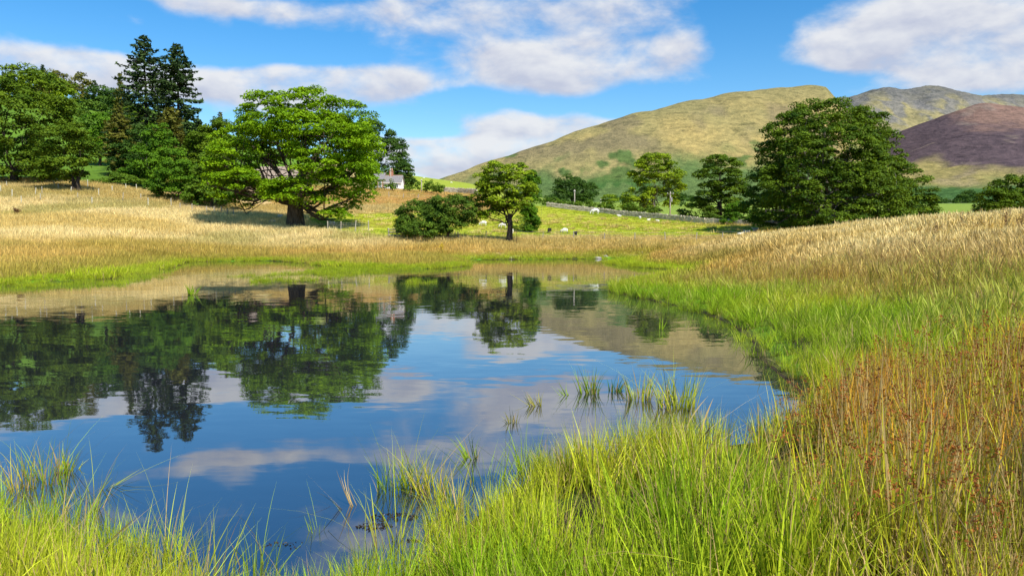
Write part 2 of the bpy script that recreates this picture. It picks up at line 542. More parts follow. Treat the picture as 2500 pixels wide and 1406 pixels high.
# ------------------------------------------------------------------ water
def water_material():
    m_, G = mat_new('pond_water')
    pos = G.node('ShaderNodeNewGeometry').outputs['Position']
    p1 = G.vm('MULTIPLY', pos, (0.55, 1.5, 1.0))
    a = G.noise(p1, 3.2, 3, 0.55, 0.3, out=1)
    b = G.noise(p1, 0.55, 2, 0.5, 0.0, out=1)
    patch = G.ss(G.noise(G.vm('MULTIPLY', pos, (.5, 1, 1)), 0.16, 3, 0.5), 0.38, 0.68)
    amp = G.m('ADD', 0.013, G.m('MULTIPLY', patch, 0.034))
    va = G.vm('SCALE', G.vm('SUBTRACT', a, (.5, .5, .5)), None)
    va.node.inputs['Scale'].default_value = 1.0
    G.put(va.node.inputs['Scale'], amp)
    vb = G.vm('MULTIPLY', G.vm('SUBTRACT', b, (.5, .5, .5)), (.008, .010, 0))
    n = G.vm('ADD', G.vm('MULTIPLY', G.vm('ADD', va, vb), (1, 1, 0)), (0, 0, 1))
    n = G.vm('NORMALIZE', n)
    bed = G.node('ShaderNodeBsdfDiffuse', {'Color': (.016, .018, .022, 1)})
    gl = G.node('ShaderNodeBsdfGlossy', {'Color': (.97, .98, 1, 1), 'Roughness': 0.02, 'Normal': n})
    fr = G.node('ShaderNodeFresnel', {'IOR': 1.45, 'Normal': n}).outputs[0]
    sh = G.node('ShaderNodeMixShader', {0: G.m('MULTIPLY_ADD', fr, .74, .23), 1: bed.outputs[0], 2: gl.outputs[0]})
    return finish(m_, G, sh.outputs[0])

M_WATER = water_material()
wme = mesh_np('water', [(-75, 1.5, 0), (75, 1.5, 0), (75, 76, 0), (-75, 76, 0)], [(0, 1, 2, 3)], [M_WATER], False)
water = tag(link('water', wme), kind='structure')

# ------------------------------------------------------------------ the fells
SP_A = [(1050, 462, 2950), (1115, 445, 3000), (1200, 408, 3050), (1300, 372, 3100), (1400, 337, 3150), (1500, 303, 3200), (1600, 270, 3250), (1700, 244, 3300),
        (1800, 228, 3350), (1900, 217, 3400), (1955, 214, 3420), (1990, 237, 3550), (2060, 240, 4300)]
SP_B = [(1960, 245, 4700), (2060, 240, 4650), (2110, 226, 4600), (2160, 218, 4600), (2210, 217, 4600), (2250, 211, 4600), (2283, 207, 4600), (2320, 219, 4650), (2400, 229, 4700), (2500, 229, 4800), (2800, 240, 4900)]
SP_B1 = [(2150, 220, 4600), (2120, 262, 4250), (2100, 330, 3850), (2110, 400, 3300)]
SP_B2 = [(2283, 208, 4600), (2270, 262, 4300), (2215, 330, 3950), (2180, 390, 3600)]
SP_C = [(2400, 240, 4300), (2402, 246, 3950), (2406, 243, 3650), (2450, 252, 3620), (2500, 264, 3600), (2620, 290, 3500), (2800, 330, 3400)]
SP_C2 = [(2406, 243, 3650), (2425, 300, 3250), (2440, 370, 2800), (2450, 440, 2300)]
SP_C3 = [(2500, 264, 3600), (2560, 330, 3000), (2600, 420, 2400)]

def spine_height(x, y, sp, fall, rnd=50.0):
    P = np.array([at(*s) for s in sp])
    best = np.full(x.shape, -1e9)
    for i in range(len(P) - 1):
        a, b = P[i], P[i + 1]
        e = b[:2] - a[:2]
        t = np.clip(((x - a[0]) * e[0] + (y - a[1]) * e[1]) / (e @ e), 0, 1)
        d = np.hypot(x - a[0] - t * e[0], y - a[1] - t * e[1])
        d = np.sqrt(d * d + rnd * rnd) - rnd
        best = np.maximum(best, a[2] + t * (b[2] - a[2]) - fall(d))
    return best

def smax(a, b, k=30.0):
    h = np.clip(0.5 + 0.5 * (a - b) / k, 0, 1)
    return b + (a - b) * h + k * h * (1 - h)

faz = np.radians(np.arange(-9, 46, 0.085))
frs = np.arange(1500, 5600, 17.0)
FX, FY = polar(faz, frs)
fn = fbm(FX, FY, 600, 5, 51); fn2 = fbm(FX, FY, 130, 5, 61)
hA = spine_height(FX, FY, SP_A, lambda d: 0.50 * d * (0.42 + 0.58 * d / (d + 260)) - .13 * np.maximum(d - 800, 0)) - 0.9 * np.maximum(0, FX - 0.398 * FY)
hB = spine_height(FX, FY, SP_B, lambda d: 0.62 * d * (0.75 + .25 * d / (d + 200)))
hB1 = spine_height(FX, FY, SP_B1, lambda d: 0.62 * d)
hB2 = spine_height(FX, FY, SP_B2, lambda d: 0.66 * d)
hC = spine_height(FX, FY, SP_C, lambda d: 0.68 * d * (.9 + .1 * d / (d + 300)) - .3 * np.maximum(d - 620, 0))
hC2 = spine_height(FX, FY, SP_C2, lambda d: 0.50 * d - .2 * np.maximum(d - 500, 0), 260)
hC3 = spine_height(FX, FY, SP_C3, lambda d: 0.50 * d - .2 * np.maximum(d - 500, 0), 260)
hBB = smax(smax(hB, hB1, 60), hB2, 60)
hCC = smax(smax(hC, hC2, 70), hC3, 70) - 34
FZ = smax(smax(hA, hBB, 18), hCC, 14)
rel = sstep(FZ, 100, 260)
FZ = FZ + rel * ((fn - .5) * 30 + (fn2 - .5) * (14 + 44 * sstep(hBB - np.maximum(hA, hCC), -20, 40)))
valz = 1.5 + 0.041 * FY + (fbm(FX, FY, 420, 3, 5) - 0.5) * 12
FZ = smax(FZ, valz - 8, 20) - 25 * (1 - sstep(np.hypot(FX, FY), 1500, 1900))

# heather, bent grass, scree and bracken where they grow, plus painted cloud shadow on the dome
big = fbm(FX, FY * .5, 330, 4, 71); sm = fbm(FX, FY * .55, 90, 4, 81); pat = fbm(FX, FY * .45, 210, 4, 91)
zz = FZ
def full(c): return V3(*c) + np.zeros(FX.shape + (3,))
colA = lerp3(full((.38, .29, .11)), full((.285, .24, .10)), sstep(big, .42, .6))
colA = lerp3(colA, full((.21, .19, .088)), sstep(zz, 380, 600) * .75)
colA = lerp3(colA, full((.135, .11, .085)), sstep(pat, .58, .70) * .5 * sstep(zz, 230, 330) * (1 - sstep(zz, 470, 560)))  # cloud shadow put into the colour as dark heather-toned patches
brack = (1 - sstep(zz + (sm - .5) * 200 + (big - .5) * 220, 180, 285))
colA = lerp3(colA, full((.075, .145, .045)), brack * .9)
colA = lerp3(colA, full((.05, .12, .03)), sstep(sm, .62, .70) * (1 - sstep(zz, 300, 380)) * .8)
colB = lerp3(full((.205, .19, .15)), full((.27, .235, .115)), sstep(big, .45, .6))
colB = lerp3(colB, full((.165, .16, .155)), sstep(sm, .44, .60) * .85)
colB = lerp3(colB, full((.12, .12, .115)), sstep(zz, 700, 860) * .8)
colC = lerp3(full((.205, .13, .105)), full((.095, .070, .078)), sstep(big * .5 + pat * .3 + sm * .2 - (FX - 1990) / 1100, .40, .56))
colC = lerp3(colC, full((.31, .26, .10)), (1 - sstep(zz + (big - .5) * 200 + (sm - .5) * 120, 215, 300)))
colC = lerp3(colC, full((.07, .145, .045)), (1 - sstep(zz + (sm - .5) * 120, 150, 215)))
colC = lerp3(colC, full((.34, .27, .2)), sstep(sm, .66, .74) * .25)
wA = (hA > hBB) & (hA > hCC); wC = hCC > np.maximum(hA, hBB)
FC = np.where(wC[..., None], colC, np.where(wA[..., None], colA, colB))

def fell_material():
    m_, G = mat_new('fell_side')
    pos = G.node('ShaderNodeNewGeometry').outputs['Position']
    a = G.node('ShaderNodeAttribute', attribute_name='cover').outputs['Color']
    n = G.noise(G.vm('MULTIPLY', pos, (1, .6, 1.6)), 0.035, 7, 0.72)
    c = G.mix(G.ss(n, 0.34, 0.66), G.mix(1.0, a, (.72, .75, .75, 1), 'MULTIPLY'), G.mix(1.0, a, (1.22, 1.2, 1.15, 1), 'MULTIPLY'))
    # flecks of heather and stone, finer than the big patches
    n2 = G.noise(G.vm('MULTIPLY', pos, (1, .5, 2.4)), 0.012, 6, 0.75, 0.4)
    c = G.mix(G.m('MULTIPLY', G.ss(n2, 0.56, 0.63), .55), c, G.mix(1.0, c, (.45, .48, .5, 1), 'MULTIPLY'))
    c = G.mix(G.m('MULTIPLY', G.ss(n2, 0.40, 0.34), .35), c, G.mix(1.0, c, (1.35, 1.3, 1.2, 1), 'MULTIPLY'))
    b = G.node('ShaderNodeBsdfPrincipled', {'Base Color': c, 'Roughness': 1.0, 'Specular IOR Level': 0.0})
    bn = G.node('ShaderNodeBump', {'Height': G.m('ADD', n, n2), 'Strength': 0.9, 'Distance': 12.0})
    G.put(b.inputs['Normal'], bn.outputs[0])
    return finish(m_, G, b.outputs[0])
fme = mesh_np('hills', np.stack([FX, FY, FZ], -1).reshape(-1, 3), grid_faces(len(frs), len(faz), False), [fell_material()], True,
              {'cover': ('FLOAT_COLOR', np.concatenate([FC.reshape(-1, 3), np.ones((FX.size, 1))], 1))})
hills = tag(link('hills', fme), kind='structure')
# ------------------------------------------------------------------ trees
def leaf_material(name, dark, light, trans=0.28, hue=(1.35, 1.2, .5), rough=0.55):
    m_, G = mat_new(name)
    t = G.node('ShaderNodeAttribute', attribute_name='tint').outputs['Fac']
    c = G.mix(t, (*dark, 1), (*light, 1))
    tc = G.mix(1.0, c, (*hue, 1), 'MULTIPLY')
    d = G.node('ShaderNodeBsdfPrincipled', {'Base Color': c, 'Roughness': rough, 'Specular IOR Level': 0.10})
    tr = G.node('ShaderNodeBsdfTranslucent', {'Color': tc})
    mx = G.node('ShaderNodeMixShader', {0: trans, 1: d.outputs[0], 2: tr.outputs[0]})
    return finish(m_, G, mx.outputs[0])

def bark_material(name, c1, c2):
    m_, G = mat_new(name)
    co = G.node('ShaderNodeTexCoord').outputs['Object']
    n = G.noise(G.vm('MULTIPLY', co, (4, 4, .8)), 2.0, 6, 0.7)
    c = G.mix(G.ss(n, .35, .65), (*c1, 1), (*c2, 1))
    b = G.node('ShaderNodeBsdfPrincipled', {'Base Color': c, 'Roughness': 0.9, 'Specular IOR Level': 0.15})
    bn = G.node('ShaderNodeBump', {'Height': n, 'Strength': 0.9, 'Distance': 0.08})
    G.put(b.inputs['Normal'], bn.outputs[0])
    return finish(m_, G, b.outputs[0])

LEAF = {
    'sycamore': leaf_material('sycamore_leaves', (.085, .185, .003), (.24, .40, .008)),
    'left': leaf_material('oak_leaves', (.044, .092, .005), (.145, .225, .012)),
    'dark': leaf_material('dark_leaves', (.026, .068, .010), (.085, .16, .020), .28),
    'right': leaf_material('lime_leaves', (.028, .068, .004), (.14, .22, .012), .28),
    'deep': leaf_material('thorn_leaves', (.040, .090, .010), (.14, .23, .020), .28),
    'ash': leaf_material('ash_leaves', (.095, .165, .006), (.30, .41, .016)),
    'olive': leaf_material('larch_needles', (.085, .095, .014), (.20, .20, .03), .3),
    'conifer': leaf_material('fir_needles', (.018, .044, .012), (.070, .115, .028), .15, (1, 1, .8), .6),
    'bush': leaf_material('hazel_leaves', (.044, .115, .006), (.13, .26, .012)),
    'hedge': leaf_material('hedge_leaves', (.055, .120, .010), (.15, .25, .02), .3),
}
BARK = {
    'brown': bark_material('brown_bark', (.05, .037, .026), (.14, .105, .075)),
    'grey': bark_material('grey_bark', (.09, .08, .065), (.24, .22, .18)),
    'dark': bark_material('dark_bark', (.028, .022, .016), (.075, .058, .042)),
}

def leaf_quads(P, N, size, rng, aspect=0.62):
    """diamond-shaped leaves at P facing N"""
    n = len(P)
    a = rng.normal(size=(n, 3))
    u = np.cross(N, a); u /= np.linalg.norm(u, axis=1, keepdims=True) + 1e-9
    w = np.cross(N, u)
    s = (size * rng.uniform(.65, 1.25, n))[:, None]
    fold = N * s * 0.12
    V = np.stack([P - u * s * .5, P + w * s * aspect * .5 - fold, P + u * s * .5, P - w * s * aspect * .5 - fold], 1)
    return V.reshape(-1, 3)

def lobes_to_clumps(lobes, cr, rng, dens=1.5, inner=0.35):
    """clump centres over the skin of a union of ellipsoids, plus some inside"""
    L = np.array(lobes)                       # x y z rx ry rz
    out = []; nrm = []
    for i, l in enumerate(L):
        a, b, c = l[3:]
        area = 4 * math.pi * (((a * b) ** 1.6 + (a * c) ** 1.6 + (b * c) ** 1.6) / 3) ** (1 / 1.6)
        n = max(9, int(dens * area / (math.pi * cr * cr)))
        d = rng.normal(size=(n, 3)); d /= np.linalg.norm(d, axis=1, keepdims=True)
        p = l[:3] + d * l[3:] * rng.uniform(.80, 1.0, (n, 1))
        keep = np.ones(n, bool)
        for j, m in enumerate(L):
            if j != i:
                keep &= (((p - m[:3]) / (m[3:] * .80)) ** 2).sum(1) > 1
        keep |= rng.random(n) < inner * .5
        low = d[:, 2] < -0.55
        keep &= ~(low & (rng.random(n) < .55))
        out.append(p[keep]); nrm.append(d[keep])
    return np.concatenate(out), np.concatenate(nrm)

def crown_mesh(name, clumps, cn, cr, nl, ls, mat, rng, flat=0.55, up=0.6, hang=0.0):
    k = len(clumps)
    sz = cr * rng.uniform(.65, 1.3, k)
    idx = np.repeat(np.arange(k), nl)
    n = len(idx)
    d = rng.normal(size=(n, 3)); d /= np.linalg.norm(d, axis=1, keepdims=True)
    d[:, 2] = np.where((d[:, 2] < -0.05) & (rng.random(n) < .85), -d[:, 2], d[:, 2])
    rad = rng.uniform(.45, 1.08, n) ** .7
    off = d * rad[:, None] * sz[idx][:, None]
    off[:, 2] *= flat
    off[:, 2] -= hang * (off[:, 0] ** 2 + off[:, 1] ** 2) / (sz[idx] + 1e-6)
    P = clumps[idx] + off
    N = d * (1 - up) + np.array([0, 0, up]) + cn[idx] * .15 + rng.normal(size=(n, 3)) * .42
    N /= np.linalg.norm(N, axis=1, keepdims=True)
    V = leaf_quads(P, N, ls, rng)
    F = np.arange(len(V)).reshape(-1, 4)
    ct = rng.normal(0.5, .24, k)
    tint = np.clip(ct[idx] + rng.normal(0, .18, n), 0, 1)
    return mesh_np(name, V, F, [mat], False, {'tint': ('FLOAT', np.repeat(tint, 4))})

def limb(mb, a, b, r0, r1, rng, sag=0.12, n=6, sides=6):
    a = np.array(a, float); b = np.array(b, float)
    L = np.linalg.norm(b - a)
    pts = []; j = rng.normal(size=3) * L * sag
    for t in np.linspace(0, 1, n):
        p = a + (b - a) * t + j * math.sin(math.pi * t) + np.array([0, 0, -L * .10 * math.sin(math.pi * t)])
        if 0 < t < 1: p = p + rng.normal(size=3) * L * .018
        pts.append(p)
    mb.tube(pts, [r0 + (r1 - r0) * (t ** .8) for t in np.linspace(0, 1, n)], sides, cap=False)
    return pts

def broad_tree(name, label, cat, Y, bpx, lobes_px, leaf, bark, cr, nl, ls, trunk_r, seed, fork=None, group=None, dens=1.5, flat=.55, up=.6,
               hang=0.0, depth=.9, limbs=1.0, zbase=None, lean=0.0, stems=1, twigs=0, inner=.35):
    rng = np.random.default_rng(seed)
    s = Y / FPX
    bx = x_at(bpx, Y)
    bz = float(gz(np.array([bx]), np.array([float(Y)]))[0]) - 0.05 if zbase is None else zbase
    root = thing(name, (bx, Y, bz), label, cat, group)
    O = np.array([bx, Y, bz])
    lobes = []
    for q in lobes_px:
        px, py, rx, ry = q[:4]
        dy = q[4] if len(q) > 4 else float(rng.uniform(-.35, .35)) * rx * s
        c = at(px, py, Y + dy) - O
        lobes.append((c[0], c[1], c[2], rx * s, rx * s * depth, ry * s))
    cl, cn = lobes_to_clumps(lobes, cr, rng, dens * 1.12, inner)
    okz = cl[:, 2] > 0.25 * cr
    cl, cn = cl[okz], cn[okz]
    me = crown_mesh('crown', cl, cn, cr, int(nl * 1.55), ls * 1.05, LEAF[leaf], rng, flat, up, hang)
    link('crown', me, root)
    # trunk and limbs
    L = np.array(lobes)
    top = L[:, 2].max()
    f = fork if fork is not None else max(0.12 * top, L[:, 2].min() * .75)
    mb = MB()
    for k in range(stems):
        ox = (k - (stems - 1) / 2) * trunk_r * 2.6
        bend = rng.normal(size=2) * .2
        tp = [(ox * 1.0, 0, -.3), (ox * 1.0 + bend[0] * .1, bend[1] * .1, f * .12), (ox * 1.1 + bend[0] * .4 + lean * .3, bend[1] * .3, f * .45), (ox * 1.2 + lean * .7 + bend[0] * .6, bend[1] * .5, f * .8), (ox * 1.3 + lean, bend[1] * .6, f * 1.15)]
        mb.tube(tp, [trunk_r * 1.5, trunk_r * 1.18, trunk_r, trunk_r * .88, trunk_r * .6], 10, cap=False)
        hub = np.array(tp[3])
        for i, l in enumerate(L):
            if stems > 1 and (i % stems) != k: continue
            tgt = l[:3] * np.array([1, 1, 1]) - np.array([0, 0, l[5] * .2])
            h0 = hub + np.array([0, 0, rng.uniform(-.25, .2) * f])
            pts = limb(mb, h0, tgt, trunk_r * rng.uniform(.24, .38), trunk_r * .07, rng)
            for _ in range(int(3 * limbs)):
                d = rng.normal(size=3); d /= np.linalg.norm(d)
                e = l[:3] + d * l[3:6] * .85
                limb(mb, pts[int(rng.integers(2, len(pts)))], e, trunk_r * .13, trunk_r * .03, rng, n=5, sides=4)
        for _ in range(twigs):
            l = L[rng.integers(len(L))]
            c = cl[rng.integers(len(cl))]
            limb(mb, l[:3] * .8, c, trunk_r * .09, trunk_r * .02, rng, n=4, sides=4)
    mb.build('trunk', BARK[bark], root, True)
    return root

def conifer(name, label, cat, Y, bpx, top_py, prof, leaf, seed, base_py=None, group=None, droop=.25, whorl=.62, nb=7, spray=.75, ns=24, trunk_r=.35, gap=.12, hangsp=.35):
    """prof: list of (fraction from the top, branch length in photo pixels)"""
    rng = np.random.default_rng(seed)
    s = Y / FPX
    bx = x_at(bpx, Y)
    bz = float(gz(np.array([bx]), np.array([float(Y)]))[0]) - .1
    H = at(bpx, top_py, Y)[2] - bz
    root = thing(name, (bx, Y, bz), label, cat, group)
    mb = MB()
    zs = np.linspace(-.3, H, 9)
    mb.tube([(rng.normal() * .06, rng.normal() * .06, z) for z in zs], [max(.03, trunk_r * (1 - max(z, 0) / H) ** .8) for z in zs], 8)
    pf = np.array([p[0] for p in prof]); pr = np.array([p[1] for p in prof]) * s
    Ps, Ns, T = [], [], []
    z = H - .3
    while z > H * (1 - pf[-1]):
        fr = 1 - z / H
        rl = np.interp(fr, pf, pr)
        n = nb if fr > .12 else max(4, nb - 2)
        a0 = rng.uniform(0, 6.28)
        for k in range(n):
            if rng.random() < gap: continue
            a = a0 + k * 6.283 / n + rng.normal() * .22
            L = rl * rng.uniform(.62, 1.12)
            if rng.random() < .08: L *= 1.25
            dirx, diry = math.cos(a), math.sin(a)
            up0 = .35 - .75 * fr
            t = np.linspace(0, 1, 6)
            zz_ = z + L * (up0 * t - droop * t ** 2 + .22 * t ** 3.5)
            pts = np.stack([dirx * L * t, diry * L * t, zz_], 1)
            mb.tube(pts, [max(.012, trunk_r * .17 * (1 - q * .85)) for q in t], 4, cap=False)
            m = max(5, int(ns * L / pr.max() + 4))
            tt = rng.uniform(.12, 1.03, m) ** .8
            c = np.stack([np.interp(tt, t, pts[:, i]) for i in range(3)], 1)
            side = rng.normal(size=m) * L * .12 * (1.15 - tt)
            c[:, 0] += -diry * side; c[:, 1] += dirx * side
            c[:, 2] -= np.abs(rng.normal(size=m)) * hangsp * .5
            Ps.append(c)
            nn = np.stack([dirx * .25 + rng.normal(size=m) * .45, diry * .25 + rng.normal(size=m) * .45, .7 + rng.normal(size=m) * .3], 1)
            Ns.append(nn / np.linalg.norm(nn, axis=1, keepdims=True))
            T.append(np.clip(.45 + rng.normal() * .15 + rng.normal(size=m) * .15, 0, 1))
        z -= whorl * rng.uniform(.75, 1.25) * (.55 + .6 * fr)
    P = np.concatenate(Ps); N = np.concatenate(Ns); T = np.concatenate(T)
    V = leaf_quads(P, N, spray, rng, .42)
    me = mesh_np('crown', V, np.arange(len(V)).reshape(-1, 4), [LEAF[leaf]], False, {'tint': ('FLOAT', np.repeat(T, 4))})
    link('crown', me, root)
    mb.build('trunk', BARK['dark'], root, True)
    return root

# --- the great sycamore in the meadow
syc = broad_tree('sycamore_tree', 'huge spreading bright green sycamore with pale gnarled trunk base in the meadow', 'tree', 95, 722,
    [(652, 268, 66, 46, 1), (745, 258, 78, 42, 0), (828, 292, 78, 56, -1), (700, 312, 100, 42, -3), (800, 345, 100, 52, -4), (884, 365, 38, 58, 1),
     (612, 340, 58, 34, 2), (572, 385, 60, 40, -2), (552, 432, 44, 40, 0), (602, 452, 56, 36, -4), (770, 400, 62, 34, -5), (850, 425, 66, 48, -3),
     (888, 462, 30, 28, 1), (715, 470, 62, 30, -5), (800, 460, 60, 34, -4), (808, 524, 34, 13, -3), (590, 486, 34, 18, 2), (545, 395, 40, 36, -3), (535, 450, 36, 34, -4), (560, 340, 40, 28, 2), (770, 330, 110, 60, 6), (650, 360, 80, 50, 7), (840, 400, 70, 60, 6), (855, 492, 26, 20, 3)],
    'sycamore', 'brown', 1.12, 88, .30, .95, 11, fork=4.6, dens=1.55, flat=.45, up=.72, hang=.10, twigs=60, inner=.25)

# --- left-hand wood edge
broad_tree('oak_tree', 'broad dark green oak at the far left edge of the straw field', 'tree', 128, 40,
    [(40, 215, 80, 55), (-40, 240, 90, 70), (110, 250, 70, 60), (60, 300, 110, 70), (-30, 340, 120, 80), (120, 340, 60, 60), (40, 400, 100, 40), (-70, 400, 90, 40), (130, 400, 34, 34)],
    'left', 'dark', 1.5, 95, .42, .6, 21, dens=1.15, flat=.6, up=.5, group='trees along the wood edge')
broad_tree('oak_tree', 'smaller round oak with low branches standing before the broad oak', 'tree', 118, 190,
    [(150, 345, 45, 34), (195, 335, 34, 32), (205, 380, 32, 36), (160, 392, 45, 30), (110, 385, 36, 34), (175, 425, 40, 15), (100, 428, 38, 14)],
    'left', 'dark', 1.1, 90, .36, .32, 22, dens=1.3, flat=.6, up=.5, stems=2, group='trees along the wood edge')
for i, (px, tp, w, Y, lf, lb) in enumerate([(70, 172, 34, 300, 'ash', 'pale rounded treetop showing above the broad oak'), (135, 172, 40, 290, 'olive', 'olive crowned tree on the hill brow behind the oaks'),
        (195, 180, 24, 280, 'olive', 'narrow reddish olive tree at the brow beside the dark thicket'), (165, 215, 44, 270, 'ash', 'yellowish tree below the brow, left of the dark thicket'),
        (240, 205, 34, 262, 'dark', 'dark blue green tree on the bank left of the firs'), (290, 215, 36, 255, 'dark', 'dark round tree on the bank just behind the firs'), (225, 250, 36, 240, 'deep', 'low dark thicket tree above the bracken bank'),
        (330, 245, 36, 235, 'left', 'mid green tree hidden behind the tall fir')]):
    broad_tree('hillside_tree', lb, 'tree', Y, px, [(px, tp + w * .9, w * .75, w * .8), (px - w * .4, tp + w * 1.7, w * .7, w * .8), (px + w * .45, tp + w * 1.6, w * .75, w * .8), (px, tp + w * 2.3, w * .9, w * .6)],
        lf, 'dark', 2.0, 60, .75, .35, 40 + i, dens=1.4, flat=.7, up=.45, group='trees on the wooded bank')
for i, (px, tp, Y, lb) in enumerate([(120, 158, 310, 'small dark spruce tip poking over the hill brow'), (305, 178, 240, 'thin pale larch just left of the tall fir'), (243, 196, 280, 'short spruce tip above the dark bank trees')]):
    conifer('spruce_tree', lb, 'tree', Y, px, tp, [(0, 3), (.3, 12), (1, 26)], 'olive' if i == 1 else 'conifer', 60 + i, group='trees on the wooded bank', ns=14, spray=.9, whorl=.9)
conifer('fir_tree', 'tallest dark fir with ragged drooping branches, left of the pair', 'tree', 165, 366, 84,
    [(0, 6), (.07, 24), (.16, 36), (.22, 48), (.33, 66), (.42, 76), (.6, 84), (.8, 100), (.97, 96)], 'conifer', 70, group='pair of tall firs', whorl=.95, nb=7, spray=.95, ns=56, trunk_r=.5, gap=.16, droop=.30)
conifer('fir_tree', 'slightly shorter dark fir, right of the pair', 'tree', 162, 444, 106,
    [(0, 6), (.07, 26), (.17, 44), (.28, 52), (.4, 58), (.55, 64), (.75, 76), (.97, 76)], 'conifer', 71, group='pair of tall firs', whorl=.95, nb=7, spray=.95, ns=56, trunk_r=.45, gap=.18, droop=.30)
conifer('larch_tree', 'broad brownish conifer with drooping boughs below the tallest fir', 'tree', 150, 300, 268,
    [(0, 6), (.2, 28), (.5, 48), (.97, 56)], 'olive', 72, group='lower conifers by the firs', whorl=.8, spray=.85, ns=30, nb=8, droop=.4)
conifer('larch_tree', 'golden olive conifer below the right-hand fir', 'tree', 148, 425, 262,
    [(0, 10), (.2, 34), (.5, 44), (.97, 46)], 'olive', 73, group='lower conifers by the firs', whorl=.7, spray=.8, ns=30, nb=8, droop=.35)
conifer('larch_tree', 'dark conifer filling the gap between the golden conifer and the sycamore', 'tree', 155, 490, 290,
    [(0, 6), (.25, 24), (.97, 44)], 'conifer', 74, group='lower conifers by the firs', whorl=.8, spray=.8, ns=28)
conifer('larch_tree', 'thin topped larch just left of the sycamore crown', 'tree', 170, 545, 272,
    [(0, 3), (.3, 18), (.97, 40)], 'olive', 75, group='lower conifers by the firs', whorl=1.0, spray=.7, ns=20, gap=.25)
broad_tree('hazel_bush', 'tall mid green bush with upright stems beneath the firs', 'bush', 135, 385,
    [(385, 345, 32, 44), (360, 400, 40, 40), (415, 400, 34, 40), (330, 425, 34, 28)], 'bush', 'grey', 1.0, 70, .38, .2, 80, dens=1.3, flat=.8, up=.4, stems=2, group='bushes along the field edge')
broad_tree('hazel_bush', 'large bright green bush at the corner of the straw field', 'bush', 117, 440,
    [(440, 430, 54, 36), (405, 455, 40, 26), (480, 450, 46, 34), (440, 475, 60, 22), (380, 462, 22, 14)], 'bush', 'brown', .9, 80, .32, .2, 81, dens=1.5, flat=.8, up=.45, group='bushes along the field edge')
broad_tree('hazel_bush', 'darker bush between the bright bush and the sycamore', 'bush', 113, 520,
    [(520, 440, 46, 46), (495, 480, 40, 26), (550, 478, 44, 24), (525, 400, 36, 40)], 'hedge', 'brown', .9, 80, .34, .2, 82, dens=1.5, flat=.8, up=.45, group='bushes along the field edge')
broad_tree('hazel_bush', 'low green bush left of the field corner beneath the oak', 'bush', 132, 255,
    [(255, 448, 24, 10), (285, 440, 26, 14), (320, 445, 30, 14), (225, 452, 24, 8)], 'hedge', 'brown', .7, 60, .3, .1, 83, dens=1.6, group='bushes along the field edge')

broad_tree('ash_tree', 'green tree filling the bank between oaks and lower conifers', 'tree', 175, 250,
    [(245, 305, 40, 26), (275, 330, 36, 30), (225, 335, 30, 26), (250, 360, 44, 26)], 'bush', 'dark', 1.4, 70, .5, .3, 84, dens=1.3, flat=.7, up=.5, group='trees on the wooded bank')
broad_tree('ash_tree', 'rounded leafy tree behind the bushes left of the sycamore', 'tree', 150, 500,
    [(505, 350, 40, 36), (535, 330, 34, 34), (470, 385, 40, 36), (520, 395, 44, 40)], 'left', 'dark', 1.3, 80, .45, .3, 85, dens=1.3, flat=.7, up=.5, group='trees along the wood edge')
broad_tree('ash_tree', 'dark tree at the foot of the firs above the hazel bushes', 'tree', 150, 345,
    [(345, 350, 44, 40), (310, 385, 40, 36), (385, 370, 40, 40), (350, 410, 50, 30)], 'dark', 'dark', 1.3, 80, .45, .3, 86, dens=1.3, flat=.7, up=.5, group='trees along the wood edge')

# --- behind the cottage
broad_tree('lime_tree', 'tall dark tree behind the white cottage', 'tree', 215, 925,
    [(915, 340, 46, 40), (948, 365, 38, 40), (965, 405, 28, 36), (920, 400, 60, 44), (890, 380, 40, 60), (930, 430, 50, 24)], 'dark', 'dark', 1.7, 90, .5, .5, 90, dens=1.3, flat=.7, up=.45)
broad_tree('holly_bush', 'dark low tree at the right end of the cottage', 'bush', 205, 985,
    [(985, 425, 24, 26), (968, 440, 26, 18), (1000, 440, 14, 14)], 'dark', 'dark', 1.1, 80, .42, .25, 91, dens=1.5, flat=.7)

# --- by the water
broad_tree('hawthorn_bush', 'dense rounded dark bush by the far shore beside the rail fence', 'bush', 82, 1030,
    [(1012, 535, 42, 40), (1055, 535, 36, 42), (990, 555, 24, 26), (1040, 565, 56, 18)], 'deep', 'dark', .55, 75, .20, .14, 100, dens=1.7, flat=.9, up=.35, stems=2)
broad_tree('hawthorn_tree', 'leaning hawthorn between the rounded bush and the shore tree', 'tree', 81, 1092,
    [(1095, 505, 44, 32), (1130, 510, 38, 30), (1075, 535, 32, 30), (1155, 530, 18, 20), (1110, 548, 34, 20)], 'deep', 'dark', .55, 70, .20, .16, 101, dens=1.35, flat=.8, up=.4)
broad_tree('ash_tree', 'upright yellow green tree with dark trunk on the far shore', 'tree', 80, 1243,
    [(1222, 420, 40, 26), (1258, 425, 34, 24), (1205, 445, 40, 30), (1260, 455, 42, 30), (1225, 480, 50, 32), (1268, 492, 36, 24), (1180, 490, 24, 26), (1285, 470, 20, 26), (1240, 515, 36, 14), (1190, 525, 14, 18)],
    'ash', 'dark', .62, 80, .23, .30, 102, fork=2.6, dens=1.3, flat=.6, up=.5, twigs=20)
broad_tree('elder_bush', 'thin pale green sapling behind the shore tree', 'bush', 92, 1300,
    [(1296, 445, 16, 22), (1300, 480, 15, 20), (1292, 515, 16, 16), (1298, 542, 16, 16), (1294, 562, 14, 10)], 'bush', 'grey', .5, 60, .26, .05, 103, dens=3.0, flat=.9)
